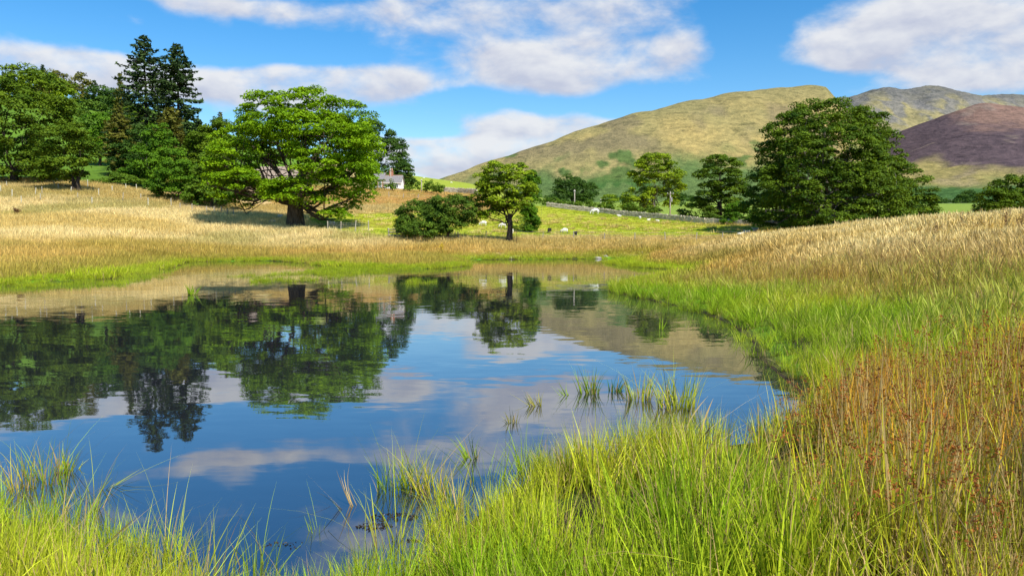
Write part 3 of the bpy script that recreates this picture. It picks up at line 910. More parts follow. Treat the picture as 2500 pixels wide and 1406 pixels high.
broad_tree('elder_bush', 'sparse twiggy sapling beside the dark trunk on the shore', 'bush', 79, 1262,
    [(1270, 545, 14, 16), (1262, 560, 10, 10)], 'deep', 'dark', .4, 18, .18, .035, 104, dens=.8, flat=.9, twigs=16)

# --- right-hand trees
broad_tree('lime_tree', 'dome shaped dark tree behind the stone wall', 'tree', 190, 1395,
    [(1393, 462, 36, 32), (1375, 480, 22, 22), (1420, 475, 20, 22)], 'dark', 'dark', 1.2, 90, .40, .35, 110, dens=1.5, flat=.75)
broad_tree('lime_tree', 'small round dark tree touching the dome shaped one on its right', 'tree', 195, 1440,
    [(1440, 468, 17, 22), (1428, 490, 20, 14)], 'dark', 'dark', 1.0, 80, .38, .25, 111, dens=1.6, flat=.75)
broad_tree('elder_bush', 'little pale green tree right of the dome shaped trees', 'bush', 185, 1485,
    [(1487, 492, 18, 14), (1475, 505, 16, 8)], 'ash', 'brown', .9, 70, .36, .15, 112, dens=1.5)
broad_tree('ash_tree', 'open branched ash behind the wall', 'tree', 150, 1595,
    [(1600, 400, 44, 22), (1570, 420, 32, 22), (1630, 430, 34, 20), (1600, 450, 46, 22), (1560, 480, 36, 28), (1610, 490, 44, 30), (1540, 500, 28, 20), (1650, 455, 18, 16)],
    'ash', 'grey', 1.0, 70, .36, .35, 113, fork=4.5, dens=1.2, flat=.6, twigs=30)
broad_tree('sycamore_tree', 'tiered dark green tree standing between the ash and the giant tree', 'tree', 128, 1755,
    [(1760, 402, 42, 22), (1752, 430, 50, 26), (1775, 460, 44, 28), (1725, 475, 34, 22), (1760, 500, 50, 34), (1710, 505, 24, 16), (1800, 480, 24, 40)],
    'right', 'dark', 1.05, 100, .34, .45, 114, dens=1.3, flat=.5, up=.6, fork=3)
broad_tree('sycamore_tree', 'giant dark green round tree behind the straw mound', 'tree', 94, 2025,
    [(2015, 300, 100, 56, 0), (1955, 335, 84, 62, -1), (2080, 330, 90, 66, 1), (2125, 390, 78, 80, 1), (1915, 395, 70, 66, 0), (2020, 390, 125, 85, -3), (2155, 460, 66, 80, 0), (1878, 470, 58, 62, 0), (1960, 460, 100, 70, -4), (2070, 470, 110, 70, -4),
     (1850, 515, 44, 44, 1), (1920, 525, 84, 40, -3), (2030, 530, 110, 44, -4), (2130, 525, 76, 44, -2), (2185, 515, 42, 44, 1), (1900, 556, 70, 20, -2), (2000, 560, 90, 22, -3), (2110, 552, 80, 22, -2), (2030, 380, 130, 110, 6), (2000, 480, 150, 80, 7)],
    'right', 'grey', .88, 62, .29, .8, 115, dens=1.35, flat=.62, up=.50, fork=4, twigs=40, inner=.3)
broad_tree('sycamore_tree', 'lower dark tree adjoining the giant tree on its right', 'tree', 104, 2225,
    [(2210, 440, 36, 36), (2245, 470, 34, 40), (2205, 490, 46, 34), (2255, 505, 26, 22), (2225, 525, 50, 18)], 'right', 'dark', 1.0, 100, .32, .35, 116, dens=1.4, flat=.55, up=.55)
broad_tree('oak_tree', 'dark tree cut by the right frame edge beyond the mound', 'tree', 135, 2480,
    [(2475, 460, 48, 28), (2430, 485, 40, 22), (2520, 470, 50, 40), (2480, 495, 60, 20), (2440, 510, 50, 14)], 'left', 'dark', 1.2, 90, .4, .35, 117, dens=1.4)
broad_tree('elder_bush', 'bright green low bush at the foot of the tiered tree', 'bush', 118, 1800,
    [(1800, 520, 26, 24), (1820, 535, 20, 14), (1780, 538, 18, 10)], 'bush', 'brown', .6, 70, .28, .1, 118, dens=1.5)
for i, (px, py, w, Y, lb) in enumerate([(2278, 488, 14, 620, 'lone far field tree right of the giant tree'), (2365, 483, 22, 700, 'far round copse tree on the valley field'), (2350, 486, 14, 690, 'smaller copse tree beside the far round one'),
        (2300, 500, 16, 520, 'far hedgerow tree low on the valley floor'), (2330, 502, 18, 500, 'low dark far hedgerow tree above the straw skyline'), (1655, 488, 22, 560, 'far dark tree behind the ash'), (1680, 490, 18, 580, 'far dark tree seen left of the tiered tree'),
        (1500, 497, 20, 520, 'far bluish tree behind the little pale tree'), (1530, 495, 20, 540, 'far tree just left of the open ash'), (1345, 490, 18, 500, 'far tree between shore tree and dome shaped tree'), (1700, 512, 22, 400, 'low tree on the valley field behind the wall'), (1660, 513, 20, 420, 'low scrubby tree past the telegraph pole')]):
    broad_tree('valley_tree', lb, 'tree', Y, px, [(px, py, w, w * .75), (px - w * .7, py + w * .3, w * .7, w * .5), (px + w * .7, py + w * .3, w * .7, w * .5)], 'dark', 'dark', 2.4, 40, 1.1, .4, 130 + i, dens=1.6, flat=.7,
        group='far trees on the valley floor')

# hedges
def hedge(label, pts, seed, leaf='hedge', h=1.6, w=1.0):
    rng = np.random.default_rng(seed)
    P = [np.array([x_at(px, Y), Y]) for px, Y in pts]
    cl = []
    for a, b in zip(P[:-1], P[1:]):
        n = int(np.linalg.norm(b - a) / .42)
        for t in rng.random(n):
            q = a + (b - a) * t + rng.normal(size=2) * w * .3
            hh = h * (.7 + .5 * vnoise(np.array([q[0] * .4]), np.array([q[1] * .3]), seed)[0])
            for k in range(3):
                cl.append((q[0], q[1], rng.uniform(.25, 1) * hh))
    cl = np.array(cl)
    cl[:, 2] += gz(cl[:, 0], cl[:, 1])
    o = cl.mean(0); o[2] = cl[:, 2].min()
    root = thing('hedge', tuple(o), label, 'hedge')
    me = crown_mesh('foliage', cl - o, np.zeros_like(cl), .55, 26, .34, LEAF[leaf], rng, .8, .4)
    tag(link('foliage', me, root), kind='stuff')
    for a, b in zip(P[:-1], P[1:]):
        n = max(2, int(np.linalg.norm(b - a) / 2.0))
        for t in np.linspace(0, 1, n):
            q = a + (b - a) * t
            z = float(gz(np.array([q[0]]), np.array([q[1]]))[0])
            mb = MB()
            mb.tube([(0, 0, -.2), (rng.normal() * .15, 0, h * .8)], [.06, .02], 5)
            mb.build('stem', BARK['dark'], root, loc=(q[0] - o[0], q[1] - o[1], z - o[2]))
hedge('trimmed green hedge running in front of the white cottage', [(860, 172), (960, 176), (1040, 178), (1085, 170)], 201, h=2.6)
hedge('dark scrubby hedge along the top of the pasture behind the stone wall', [(1305, 160), (1380, 158), (1450, 152), (1530, 148), (1610, 140)], 202, h=1.7)
hedge('low overgrown hedge by the wall beneath the tiered tree', [(1660, 131), (1740, 124), (1800, 119)], 203, h=1.5, leaf='deep')
# ------------------------------------------------------------------ grasses and rushes
def blade_set(n, Rr, h0, h1, w, lean, curve, seg, rng, prof=None, clump=0.5):
    rad = Rr * rng.random(n) ** clump
    ba = rng.uniform(0, 6.283, n)
    bx, by = rad * np.cos(ba), rad * np.sin(ba)
    L = rng.uniform(h0, h1, n)
    da = ba + rng.normal(size=n) * .9
    ln = np.abs(rng.normal(lean, lean * .6, n)); cv = np.abs(rng.normal(curve, curve * .7 + 1e-6, n))
    t = np.linspace(0, 1, seg + 1)[None]
    out = L[:, None] * (ln[:, None] * t + cv[:, None] * t ** 2.2)
    z = L[:, None] * (t - .25 * ln[:, None] * t - .35 * cv[:, None] ** 1.3 * t ** 2.5)
    X = bx[:, None] + np.cos(da)[:, None] * out
    Y_ = by[:, None] + np.sin(da)[:, None] * out
    fa = rng.uniform(0, 6.283, n)
    ww = w * rng.uniform(.7, 1.3, n)[:, None] * (np.interp(t, np.linspace(0, 1, len(prof)), prof) if prof is not None else (1 - t ** 2 * .97))
    dx = np.cos(fa)[:, None] * ww * .5; dy = np.sin(fa)[:, None] * ww * .5
    V = np.stack([np.stack([X - dx, Y_ - dy, z], -1), np.stack([X + dx, Y_ + dy, z], -1)], 2)     # n, seg+1, 2, 3
    k = seg + 1
    b = (np.arange(n) * k * 2)[:, None] + (np.arange(seg) * 2)[None]
    F = np.stack([b, b + 1, b + 3, b + 2], -1).reshape(-1, 4)
    hh = np.broadcast_to(t[..., None], (n, k, 2)).reshape(-1)
    rr = np.broadcast_to(rng.random(n)[:, None, None], (n, k, 2)).reshape(-1)
    centre = np.stack([X, Y_, z], -1)
    return V.reshape(-1, 3), F, hh, rr, centre

def tuft(name, sets, mat, rng, heads=0, head_at=.8, head_size=.03):
    Vs, Fs, Hs, Rs, Ps = [], [], [], [], []
    o = 0
    for kw in sets:
        part = kw.pop('part', 0.0)
        V, F, h, r, cen = blade_set(rng=rng, **kw)
        Vs.append(V); Fs.append(F + o); Hs.append(h); Rs.append(r); Ps.append(np.full(len(h), part)); o += len(V)
        if part == 2.0 or heads:
            n = len(cen)
            pick = rng.choice(n, min(n, heads), replace=False) if heads else []
            for i in pick:
                k = cen.shape[1] - 1
                f = (head_at + rng.normal() * .05) * k
                a = int(np.clip(f, 0, k - 1)); p = cen[i, a] + (cen[i, a + 1] - cen[i, a]) * (f - a)
                m = int(rng.integers(8, 14))
                q = p + rng.normal(size=(m, 3)) * head_size * np.array([.7, .7, 1.0])
                N = rng.normal(size=(m, 3)); N /= np.linalg.norm(N, axis=1, keepdims=True)
                V2 = leaf_quads(q, N, head_size * 1.1, rng, .5)
                Vs.append(V2); Fs.append(np.arange(len(V2)).reshape(-1, 4) + o); o += len(V2)
                Hs.append(np.full(len(V2), .8)); Rs.append(np.full(len(V2), rng.random())); Ps.append(np.full(len(V2), 1.0))
    return mesh_np(name, np.concatenate(Vs), np.concatenate(Fs), [mat], False,
                   {'h': ('FLOAT', np.concatenate(Hs)), 'r': ('FLOAT', np.concatenate(Rs)), 'part': ('FLOAT', np.concatenate(Ps))})

def grass_material():
    m_, G = mat_new('grass_blades')
    A = lambda n, k='GEOMETRY': G.node('ShaderNodeAttribute', attribute_name=n, attribute_type=k)
    tint = A('tint', 'INSTANCER').outputs['Color']
    dry = A('dry', 'INSTANCER').outputs['Fac']            # share of dead straw-coloured blades
    headc = A('headc', 'INSTANCER').outputs['Color']
    h = A('h').outputs['Fac']; r = A('r').outputs['Fac']; part = A('part').outputs['Fac']
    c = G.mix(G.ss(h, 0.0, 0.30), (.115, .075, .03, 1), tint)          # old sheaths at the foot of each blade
    c = G.mix(G.m('GREATER_THAN', dry, r), c, (.46, .33, .13, 1))
    rv = G.m('MULTIPLY_ADD', G.m('FRACT', G.m('MULTIPLY', r, 7.31)), .7, .65)
    c = G.mix(1.0, c, G.xyz(rv, rv, rv), 'MULTIPLY')
    c = G.mix(G.ss(part, .3, .7), c, headc)
    tc = G.mix(1.0, c, (1.25, 1.2, .7, 1), 'MULTIPLY')
    d = G.node('ShaderNodeBsdfPrincipled', {'Base Color': c, 'Roughness': .55, 'Specular IOR Level': .10})
    tr = G.node('ShaderNodeBsdfTranslucent', {'Color': tc})
    mx = G.node('ShaderNodeMixShader', {0: .27, 1: d.outputs[0], 2: tr.outputs[0]})
    return finish(m_, G, mx.outputs[0])
M_GRASS = grass_material()

PAN = [.5, .5, .5, .45, .4, .4, 2.6, 3.0, 1.8, .2]      # a grass stem with its seed head
def asset(name, k, fn):
    c = bpy.data.collections.new(name)
    for i in range(k):
        o = bpy.data.objects.new('%s_%d' % (name, i), fn(np.random.default_rng(hash_seed(name) + i)))
        c.objects.link(o)
    return c
def hash_seed(s):
    return sum((i + 1) * ord(ch) for i, ch in enumerate(s))

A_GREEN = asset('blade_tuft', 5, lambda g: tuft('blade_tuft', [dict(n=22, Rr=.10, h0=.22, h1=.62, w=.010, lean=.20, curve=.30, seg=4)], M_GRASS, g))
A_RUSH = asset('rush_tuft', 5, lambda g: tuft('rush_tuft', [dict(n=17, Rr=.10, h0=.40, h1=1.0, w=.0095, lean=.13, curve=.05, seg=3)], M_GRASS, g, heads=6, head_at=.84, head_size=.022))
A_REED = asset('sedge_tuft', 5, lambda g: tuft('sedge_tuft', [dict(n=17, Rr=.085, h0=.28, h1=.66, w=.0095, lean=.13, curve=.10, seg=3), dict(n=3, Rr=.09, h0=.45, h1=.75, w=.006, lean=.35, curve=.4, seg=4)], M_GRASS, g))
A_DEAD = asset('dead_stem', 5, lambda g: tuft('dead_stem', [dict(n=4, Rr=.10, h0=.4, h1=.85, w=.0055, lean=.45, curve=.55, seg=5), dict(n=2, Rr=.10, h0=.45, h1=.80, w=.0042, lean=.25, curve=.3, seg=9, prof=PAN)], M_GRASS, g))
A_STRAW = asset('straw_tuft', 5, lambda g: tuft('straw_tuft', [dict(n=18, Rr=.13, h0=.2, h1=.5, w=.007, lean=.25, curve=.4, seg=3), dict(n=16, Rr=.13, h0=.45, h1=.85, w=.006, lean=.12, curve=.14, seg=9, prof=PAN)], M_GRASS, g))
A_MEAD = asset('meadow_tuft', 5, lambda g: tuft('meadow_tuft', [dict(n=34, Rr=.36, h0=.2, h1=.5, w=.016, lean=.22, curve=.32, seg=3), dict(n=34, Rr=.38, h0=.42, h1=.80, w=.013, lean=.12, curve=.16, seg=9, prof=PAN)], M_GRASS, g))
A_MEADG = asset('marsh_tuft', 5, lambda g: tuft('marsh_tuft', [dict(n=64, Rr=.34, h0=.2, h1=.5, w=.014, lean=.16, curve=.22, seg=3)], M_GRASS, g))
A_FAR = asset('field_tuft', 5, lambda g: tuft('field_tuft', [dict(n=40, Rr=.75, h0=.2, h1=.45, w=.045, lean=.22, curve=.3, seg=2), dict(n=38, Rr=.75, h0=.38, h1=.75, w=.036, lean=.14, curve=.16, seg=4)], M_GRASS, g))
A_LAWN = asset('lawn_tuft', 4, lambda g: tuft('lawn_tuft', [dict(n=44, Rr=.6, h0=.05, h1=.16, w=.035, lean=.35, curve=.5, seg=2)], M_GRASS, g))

def scatter(name, coll, P, tint, dry, headc, scl, rng, label, cat, tilt=.10, zs=None, rz=None):
    n = len(P)
    k = len(coll.objects)
    rot = np.stack([rng.normal(0, tilt, n), rng.normal(0, tilt, n), rng.uniform(0, 6.283, n) if rz is None else rz], 1)
    sc = np.stack([scl, scl, scl if zs is None else zs], 1)
    one = np.ones((n, 1))
    me = bpy.data.meshes.new(name)
    me.vertices.add(n)
    me.vertices.foreach_set('co', np.asarray(P, np.float32).ravel())
    def attr(nm, kind, key, arr):
        a = me.attributes.new(nm, kind, 'POINT'); a.data.foreach_set(key, np.asarray(arr, np.int32 if kind == 'INT' else np.float32).ravel())
    attr('rot', 'FLOAT_VECTOR', 'vector', rot)
    attr('scl', 'FLOAT_VECTOR', 'vector', sc)
    attr('pick', 'INT', 'value', rng.integers(0, k, n))
    attr('tint', 'FLOAT_COLOR', 'color', np.concatenate([np.clip(tint, .004, .9), one], 1))
    attr('headc', 'FLOAT_COLOR', 'color', np.concatenate([np.clip(headc, .004, .9), one], 1))
    attr('dry', 'FLOAT', 'value', dry)
    me.materials.append(M_GRASS)
    o = tag(link(name, me), label, cat, kind='stuff')
    g = bpy.data.node_groups.new(name + '_scatter', 'GeometryNodeTree')
    g.interface.new_socket('Geometry', in_out='INPUT', socket_type='NodeSocketGeometry')
    g.interface.new_socket('Geometry', in_out='OUTPUT', socket_type='NodeSocketGeometry')
    gi = g.nodes.new('NodeGroupInput'); go = g.nodes.new('NodeGroupOutput')
    def named(nm, kind):
        q = g.nodes.new('GeometryNodeInputNamedAttribute'); q.data_type = kind; q.inputs[0].default_value = nm
        return q.outputs[0]
    ci = g.nodes.new('GeometryNodeCollectionInfo')
    ci.inputs[0].default_value = coll; ci.inputs[1].default_value = True; ci.inputs[2].default_value = True
    er = g.nodes.new('FunctionNodeEulerToRotation'); g.links.new(named('rot', 'FLOAT_VECTOR'), er.inputs[0])
    ip = g.nodes.new('GeometryNodeInstanceOnPoints')
    g.links.new(gi.outputs[0], ip.inputs['Points']); g.links.new(ci.outputs[0], ip.inputs['Instance'])
    ip.inputs['Pick Instance'].default_value = True
    g.links.new(named('pick', 'INT'), ip.inputs['Instance Index'])
    g.links.new(er.outputs[0], ip.inputs['Rotation'])
    g.links.new(named('scl', 'FLOAT_VECTOR'), ip.inputs['Scale'])
    g.links.new(ip.outputs[0], go.inputs[0])
    md = o.modifiers.new('scatter', 'NODES'); md.node_group = g
    return o

GR = np.random.default_rng(4242)
def sample(x0, x1, y0, y1, dens):
    n = int((x1 - x0) * (y1 - y0) * dens)
    x = GR.uniform(x0, x1, n); y = GR.uniform(y0, y1, n)
    u = x / np.maximum(y, .5)
    k = (np.abs(u) < .80) | (y < 6)
    x, y = x[k], y[k]
    return x, y, pond_sd(x, y)

def pack(x, y, sd, m):
    x, y, sd = x[m], y[m], sd[m]
    z = gz(x, y, sd)
    return x, y, sd, np.stack([x, y, np.maximum(z, -.12) - .02], 1)

def mixc(n, base, *layers):
    c = np.zeros((n, 3)) + base
    for col_, w in layers:
        c = lerp3(c, np.zeros((n, 3)) + col_, np.clip(w, 0, 1))
    return c

G_LIME = V3(.40, .46, .022); G_BRIGHT = V3(.255, .385, .016); G_DEEP = V3(.10, .22, .012); G_YEL = V3(.47, .43, .03)
G_OLIVE = V3(.26, .25, .035); G_RUST = V3(.52, .28, .05); G_TAN = V3(.62, .45, .13); G_STRAW = V3(.72, .55, .20); G_PALE = V3(.84, .68, .33)
HEAD_BROWN = V3(.19, .075, .022); HEAD_TAN = V3(.52, .36, .17)

# 1. the near bank: bright sedge, and rust-headed rushes to the right
x, y, sd = sample(-9, 9.5, 1.2, 11.5, 115)
edge = vnoise(x * 2.2, y * 2.2, 7) * .8 + vnoise(x * 6, y * 6, 9) * .35
hole = fbm(x, y, .42, 2, 77)
m = (sd > -.45 + edge * .7) & (np.hypot(x, y) > 2.9) & (GR.random(len(x)) < np.where(x < 0, 1.0, .05 + .95 * sstep(hole, .36, .58)))
m &= (GR.random(len(x)) < np.where(x < .5, .5 + .5 * sstep(sd, -.1, .25), .30 + .7 * sstep(sd, -.1, .7)))
x, y, sd, P = pack(x, y, sd, m)
u = x / y; n = len(x)
nz = fbm(x, y, 1.1, 3, 12); nz2 = fbm(x, y, 2.6, 2, 14)
rushy = sstep(u + (nz2 - .5) * .30, .33, .43) * sstep(x, 1.0, 2.2) * (1 - sstep(y + (nz - .5) * 1.5, 8.0, 9.2))
is_rush = (np.hypot(x, y) > 3.9) & (GR.random(n) < rushy * (.30 + .48 * sstep(y, 5.0, 7.5)) * (1 - .5 * sstep(nz, .5, .7)))
tint = mixc(n, G_BRIGHT, (G_LIME, sstep(nz, .35, .65)), (G_YEL, sstep(nz2, .5, .75) * .6), (G_YEL * .8, rushy * .6))
tint *= GR.uniform(.6, 1.6, (n, 1))
dry = np.clip(.15 + .28 * sstep(nz2, .55, .8) + .28 * rushy + GR.normal(0, .05, n), 0, .8)
scl = GR.uniform(.78, 1.2, n) * (0.62 + .42 * sstep(sd, .0, 1.6))
scl *= np.where(x < 0, .92, 1.0) * (.62 + .72 * fbm(x, y, .55, 2, 78)) * .88
k = ~is_rush
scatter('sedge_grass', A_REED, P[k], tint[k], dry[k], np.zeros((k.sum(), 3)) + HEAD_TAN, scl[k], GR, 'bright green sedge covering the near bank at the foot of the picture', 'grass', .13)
rc = mixc(n, V3(.56, .52, .03), (V3(.78, .36, .04), sstep(fbm(x, y, .7, 2, 15), .42, .62) * .85), (V3(.28, .40, .02), sstep(nz, .5, .65) * .8))
rc *= GR.uniform(.65, 1.45, (n, 1))
hc = mixc(n, HEAD_BROWN, (V3(.42, .15, .035), GR.random(n)))
k = is_rush
scatter('rush_bed', A_RUSH, P[k], rc[k], dry[k], hc[k], scl[k] * 1.02, GR, 'rust brown flowering rushes at the right of the near bank', 'rushes', .09)
# long wind-bent blades among the sedge
k = GR.random(n) < .10
scatter('long_grass', A_GREEN, P[k], tint[k] * .95, dry[k], hc[k], scl[k] * 1.05, GR, 'longer bent green blades rising through the near sedge', 'grass', .25)

# dead, bent stems lying through the green
k = (GR.random(n) < .075) & (np.hypot(x, y) > 4.6)
scatter('dead_stems', A_DEAD, P[k], np.zeros((int(k.sum()), 3)) + V3(.58, .44, .20), np.full(int(k.sum()), .5), hc[k], scl[k] * 1.1, GR, 'dead straw coloured stems bent through the near sedge and rushes', 'grass', .35)

# 2. the right bank, middle distance
x, y, sd = sample(3.5, 24, 10.5, 30, 30)
edge = vnoise(x * 1.2, y * 1.2, 7) * .9
m = (sd > -.5 + edge * .8) & (GR.random(len(x)) < .2 + .8 * sstep(fbm(x, y, .9, 2, 77), .30, .5))
x, y, sd, P = pack(x, y, sd, m); n = len(x)
nz = fbm(x, y, 2.2, 3, 12); nz2 = fbm(x, y, 5.0, 3, 14)
s2 = sd + (nz2 - .5) * 5.0 + (nz - .5) * 2
nearer = 1 - sstep(y + (nz - .5) * 6, 13, 20)
green = np.maximum(1 - sstep(s2, 2.2, 5.2), .75 * nearer * sstep(nz2, .25, .5))
straw = sstep(s2 - 6 * nearer, 5.2, 10.5)
far_up = sstep(y, 20, 30)
tint = mixc(n, V3(.38, .36, .05), (G_RUST * 1.0, sstep(nz, .45, .7) * .45 * sstep(y, 14, 19)), (G_TAN, straw), (G_PALE, straw * far_up), (G_BRIGHT, green), (G_LIME, green * sstep(nz, .4, .7)))
tint *= GR.uniform(.75, 1.2, (n, 1))
dry = np.clip(.05 + .35 * straw * (1 - green) + .18 * (1 - green) + GR.normal(0, .05, n), 0, .7)
scl = GR.uniform(.8, 1.2, n) * (.66 + .35 * sstep(s2, 2, 7)) * (.6 + .8 * fbm(x, y, 1.3, 2, 79))
kind = np.where(GR.random(n) < green * .9, 0, np.where(GR.random(n) < np.maximum(np.maximum(straw, .5), .97 * (1 - sstep(y, 14, 18))), 2, 1))
hc = mixc(n, V3(.20, .08, .03), (HEAD_TAN, GR.random(n) * .4))
for kk, (nm, coll, lb) in enumerate([('marsh_grass', A_GREEN, 'lime green marsh grass fringing the right bank of the pond'), ('brown_rushes', A_RUSH, 'olive and russet rushes in a band above the right shore'), ('dry_grass', A_STRAW, 'tall dry straw grass on the near face of the right mound')]):
    k = kind == kk
    t_ = tint[k] if kk < 2 else lerp3(tint[k], np.zeros((k.sum(), 3)) + G_STRAW, np.full(k.sum(), .25))
    scatter(nm, coll, P[k], t_, dry[k], hc[k] if kk == 1 else np.zeros((k.sum(), 3)) + HEAD_TAN, scl[k] * (1.25 if kk == 0 else 1.0), GR, lb, 'grass' if kk != 1 else 'rushes', .10)

# 3. the right mound and the ground behind it
x, y, sd = sample(6, 46, 29, 62, 9)
m = sd > -.2
x, y, sd, P = pack(x, y, sd, m); n = len(x)
nz = fbm(x, y, 4, 3, 12); nz2 = fbm(x, y, 9.0, 3, 14)
s2 = sd + (nz2 - .5) * 5
green = 1 - sstep(s2, 1.2, 3.2)
straw = sstep(s2, 3, 11)
tint = mixc(n, V3(.54, .36, .09), (G_STRAW, straw), (G_PALE, straw * sstep(nz, .3, .6)), (G_OLIVE, sstep(nz2, .56, .72) * .5), (G_LIME, green))
tint *= GR.uniform(.8, 1.15, (n, 1))
dry = np.clip(.15 * straw + GR.normal(0, .04, n), 0, .5) * (1 - green)
scl = GR.uniform(.8, 1.15, n) * (.66 + .25 * sstep(sd, 1, 4)) * (.55 + .9 * fbm(x, y, 2.6, 3, 79))
k = GR.random(n) < green
scatter('shore_grass', A_MEADG, P[k], tint[k], dry[k], tint[k], scl[k], GR, 'green grass at the tip of the right bank', 'grass', .08)
scatter('mound_grass', A_MEAD, P[~k], tint[~k], dry[~k], tint[~k], scl[~k], GR, 'pale straw grass clothing the right mound up to its skyline', 'grass', .08)

# 4. the left field, the far shore and the meadow round the sycamore
x, y, sd = sample(-120, 48, 28, 138, 3.6)
pm = pasture_mask(x, y)
m = (sd > -.1) & (GR.random(len(x)) > pm * .97) & ~((x > 8) & (y < 60)) & (y < 128 - 6 * np.sin(x * .1))
x, y, sd, P = pack(x, y, sd, m); n = len(x)
nz = fbm(x, y, 5, 3, 12); nz2 = fbm(x, y, 14.0, 3, 14); nz3 = fbm(x, y * 1.5, 26.0, 3, 17)
s2 = sd + (nz2 - .5) * 3
green = 1 - sstep(s2, .3, 1.3)
mid = sstep(s2, 2, 7)
pale = sstep(s2, 9, 20)
right_far = sstep(x, -8, 0) * sstep(y, 66, 68)            # the weedier far bank
tint = mixc(n, V3(.40, .33, .055), (V3(.62, .42, .11), mid * (.45 + .5 * sstep(nz, .4, .62))), (G_STRAW, pale * .9), (G_PALE, pale * sstep(nz3, .40, .58)), (G_OLIVE * 1.25, sstep(nz2, .54, .70) * pale * .55), (V3(.52, .40, .14), sstep(y, 100, 116) * .6),
            (V3(.40, .40, .05), right_far * (1 - sstep(s2, 2.5, 6)) * .8), (V3(.62, .48, .17), right_far * sstep(s2, 4, 8) * .7), (G_LIME, green))
tint *= GR.uniform(.8, 1.15, (n, 1))
scl = GR.uniform(.75, 1.15, n) * (.56 + .42 * sstep(sd, .5, 4.5)) * (1 - .2 * right_far) * (.5 + 1.0 * fbm(x, y, 4.0, 3, 79))
k = GR.random(n) < .8
scatter('field_grass', A_FAR, P, tint, np.zeros(n) + .06, tint, scl, GR, 'tall straw coloured grass of the left field and far shore', 'grass', .07)
# darker rush tussocks dotted over the straw
k = (GR.random(n) < .05 * sstep(nz2, .42, .6)) & (sd > 3)
tt = mixc(int(k.sum()), V3(.22, .22, .04), (V3(.34, .24, .06), GR.random(int(k.sum())))) * GR.uniform(.7, 1.2, (int(k.sum()), 1))
scatter('rush_tussocks', A_MEADG, P[k], tt, np.full(int(k.sum()), .2), tt, GR.uniform(1.0, 1.7, int(k.sum())), GR, 'olive rush tussocks dotted over the straw fields', 'rushes', .10)
# bright fringe along the left and far waterline
x, y, sd = sample(-48, 14, 28, 74, 14)
m = (sd > -.6 + vnoise(x * .9, y * .9, 3) * .9) & (sd < .1 + 1.5 * vnoise(x * .35, y * .35, 5)) & (fbm(x, y, 2.2, 3, 6) > .40) & (GR.random(len(x)) > sstep(x, -6, 0) * sstep(y, 64, 67) * .75)
x, y, sd, P = pack(x, y, sd, m); n = len(x)
tint = mixc(n, G_LIME, (G_BRIGHT, GR.random(n) * .6), (V3(.40, .46, .03), sstep(fbm(x, y, 4, 2, 2), .45, .7))) * GR.uniform(.8, 1.15, (n, 1))
scatter('waterside_grass', A_MEADG, P, tint, np.zeros(n) + .03, tint, GR.uniform(.40, .80, n), GR, 'lime green grass fringing the left and far waterline', 'grass', .08)

# 5. straw slope behind the sycamore and rough grass below the cottage
x, y, sd = sample(-62, 10, 112, 186, 1.5)
u = x / y
m = (u > -.31) & (y > 116 + 25 * sstep(u, -.25, -.05) * 0) & (u < .02) & (GR.random(len(x)) > pasture_mask(x, y))
x, y, sd, P = pack(x, y, sd, m); n = len(x)
nz = fbm(x, y, 7, 3, 12)
tint = mixc(n, V3(.56, .40, .13), (V3(.60, .37, .13), sstep(nz, .4, .6)), (V3(.34, .36, .05), sstep(nz, .62, .75) * .6)) * GR.uniform(.85, 1.15, (n, 1))
scatter('slope_grass', A_FAR, P, tint, np.zeros(n) + .05, tint, GR.uniform(.55, .85, n), GR, 'tawny rough grass on the slope below the cottage hedge', 'grass', .06)

# 6. the grazed pasture
x, y, sd = sample(-36, 50, 80, 156, 2.6)
m = GR.random(len(x)) < pasture_mask(x, y)
x, y, sd, P = pack(x, y, sd, m); n = len(x)
nz = fbm(x, y, 6, 4, 12)
tint = mixc(n, V3(.40, .45, .03), (V3(.27, .38, .025), sstep(nz, .45, .62)), (V3(.52, .44, .09), sstep(fbm(x, y, 11, 3, 19), .55, .68) * .8)) * GR.uniform(.8, 1.2, (n, 1))
scatter('pasture_grass', A_LAWN, P, tint, np.zeros(n) + .06, tint, GR.uniform(.7, 1.2, n), GR, 'short yellow green grazed pasture beyond the far fence', 'grass', .05)

# 7. beds of grass standing in the water
BEDS = [(760, 672, 110, 15, .75), (690, 684, 70, 7, .55), (590, 677, 44, 5, .5), (850, 662, 120, 9, .6), (940, 655, 150, 6, .7), (1560, 645, 70, 7, 1.0), (1420, 668, 34, 3, .5), (1390, 676, 30, 3, .4), (1020, 690, 38, 7, .6), (830, 700, 40, 4, .5),
        (150, 694, 160, 7, .7), (330, 682, 70, 6, .6), (40, 702, 50, 6, .6), (1530, 700, 60, 9, .9), (1640, 748, 60, 8, .8), (1760, 790, 50, 12, .7), (1830, 850, 40, 20, .5)]
pts = []; dd = []
for (px, py, rx, ry, d_) in BEDS:
    c = on_water(px, py); c2 = on_water(px, py - ry); c3 = on_water(px, py + ry)
    ryw = abs(c2[1] - c3[1]) / 2; rxw = rx * c[1] / FPX
    n = int(math.pi * rxw * ryw * 7 * d_)
    a = GR.uniform(0, 6.283, n); q = np.sqrt(GR.random(n))
    xx = c[0] + np.cos(a) * q * rxw; yy = c[1] + np.sin(a) * q * ryw
    kp = fbm(xx, yy, 1.6, 3, 41) > .50 - .16 * d_
    pts.append(np.stack([xx, yy], 1)[kp])
pts = np.concatenate(pts)
x, y = pts[:, 0], pts[:, 1]; sd = pond_sd(x, y)
k = sd < 0
x, y = x[k], y[k]; n = len(x)
P = np.stack([x, y, np.full(n, -.06)], 1)
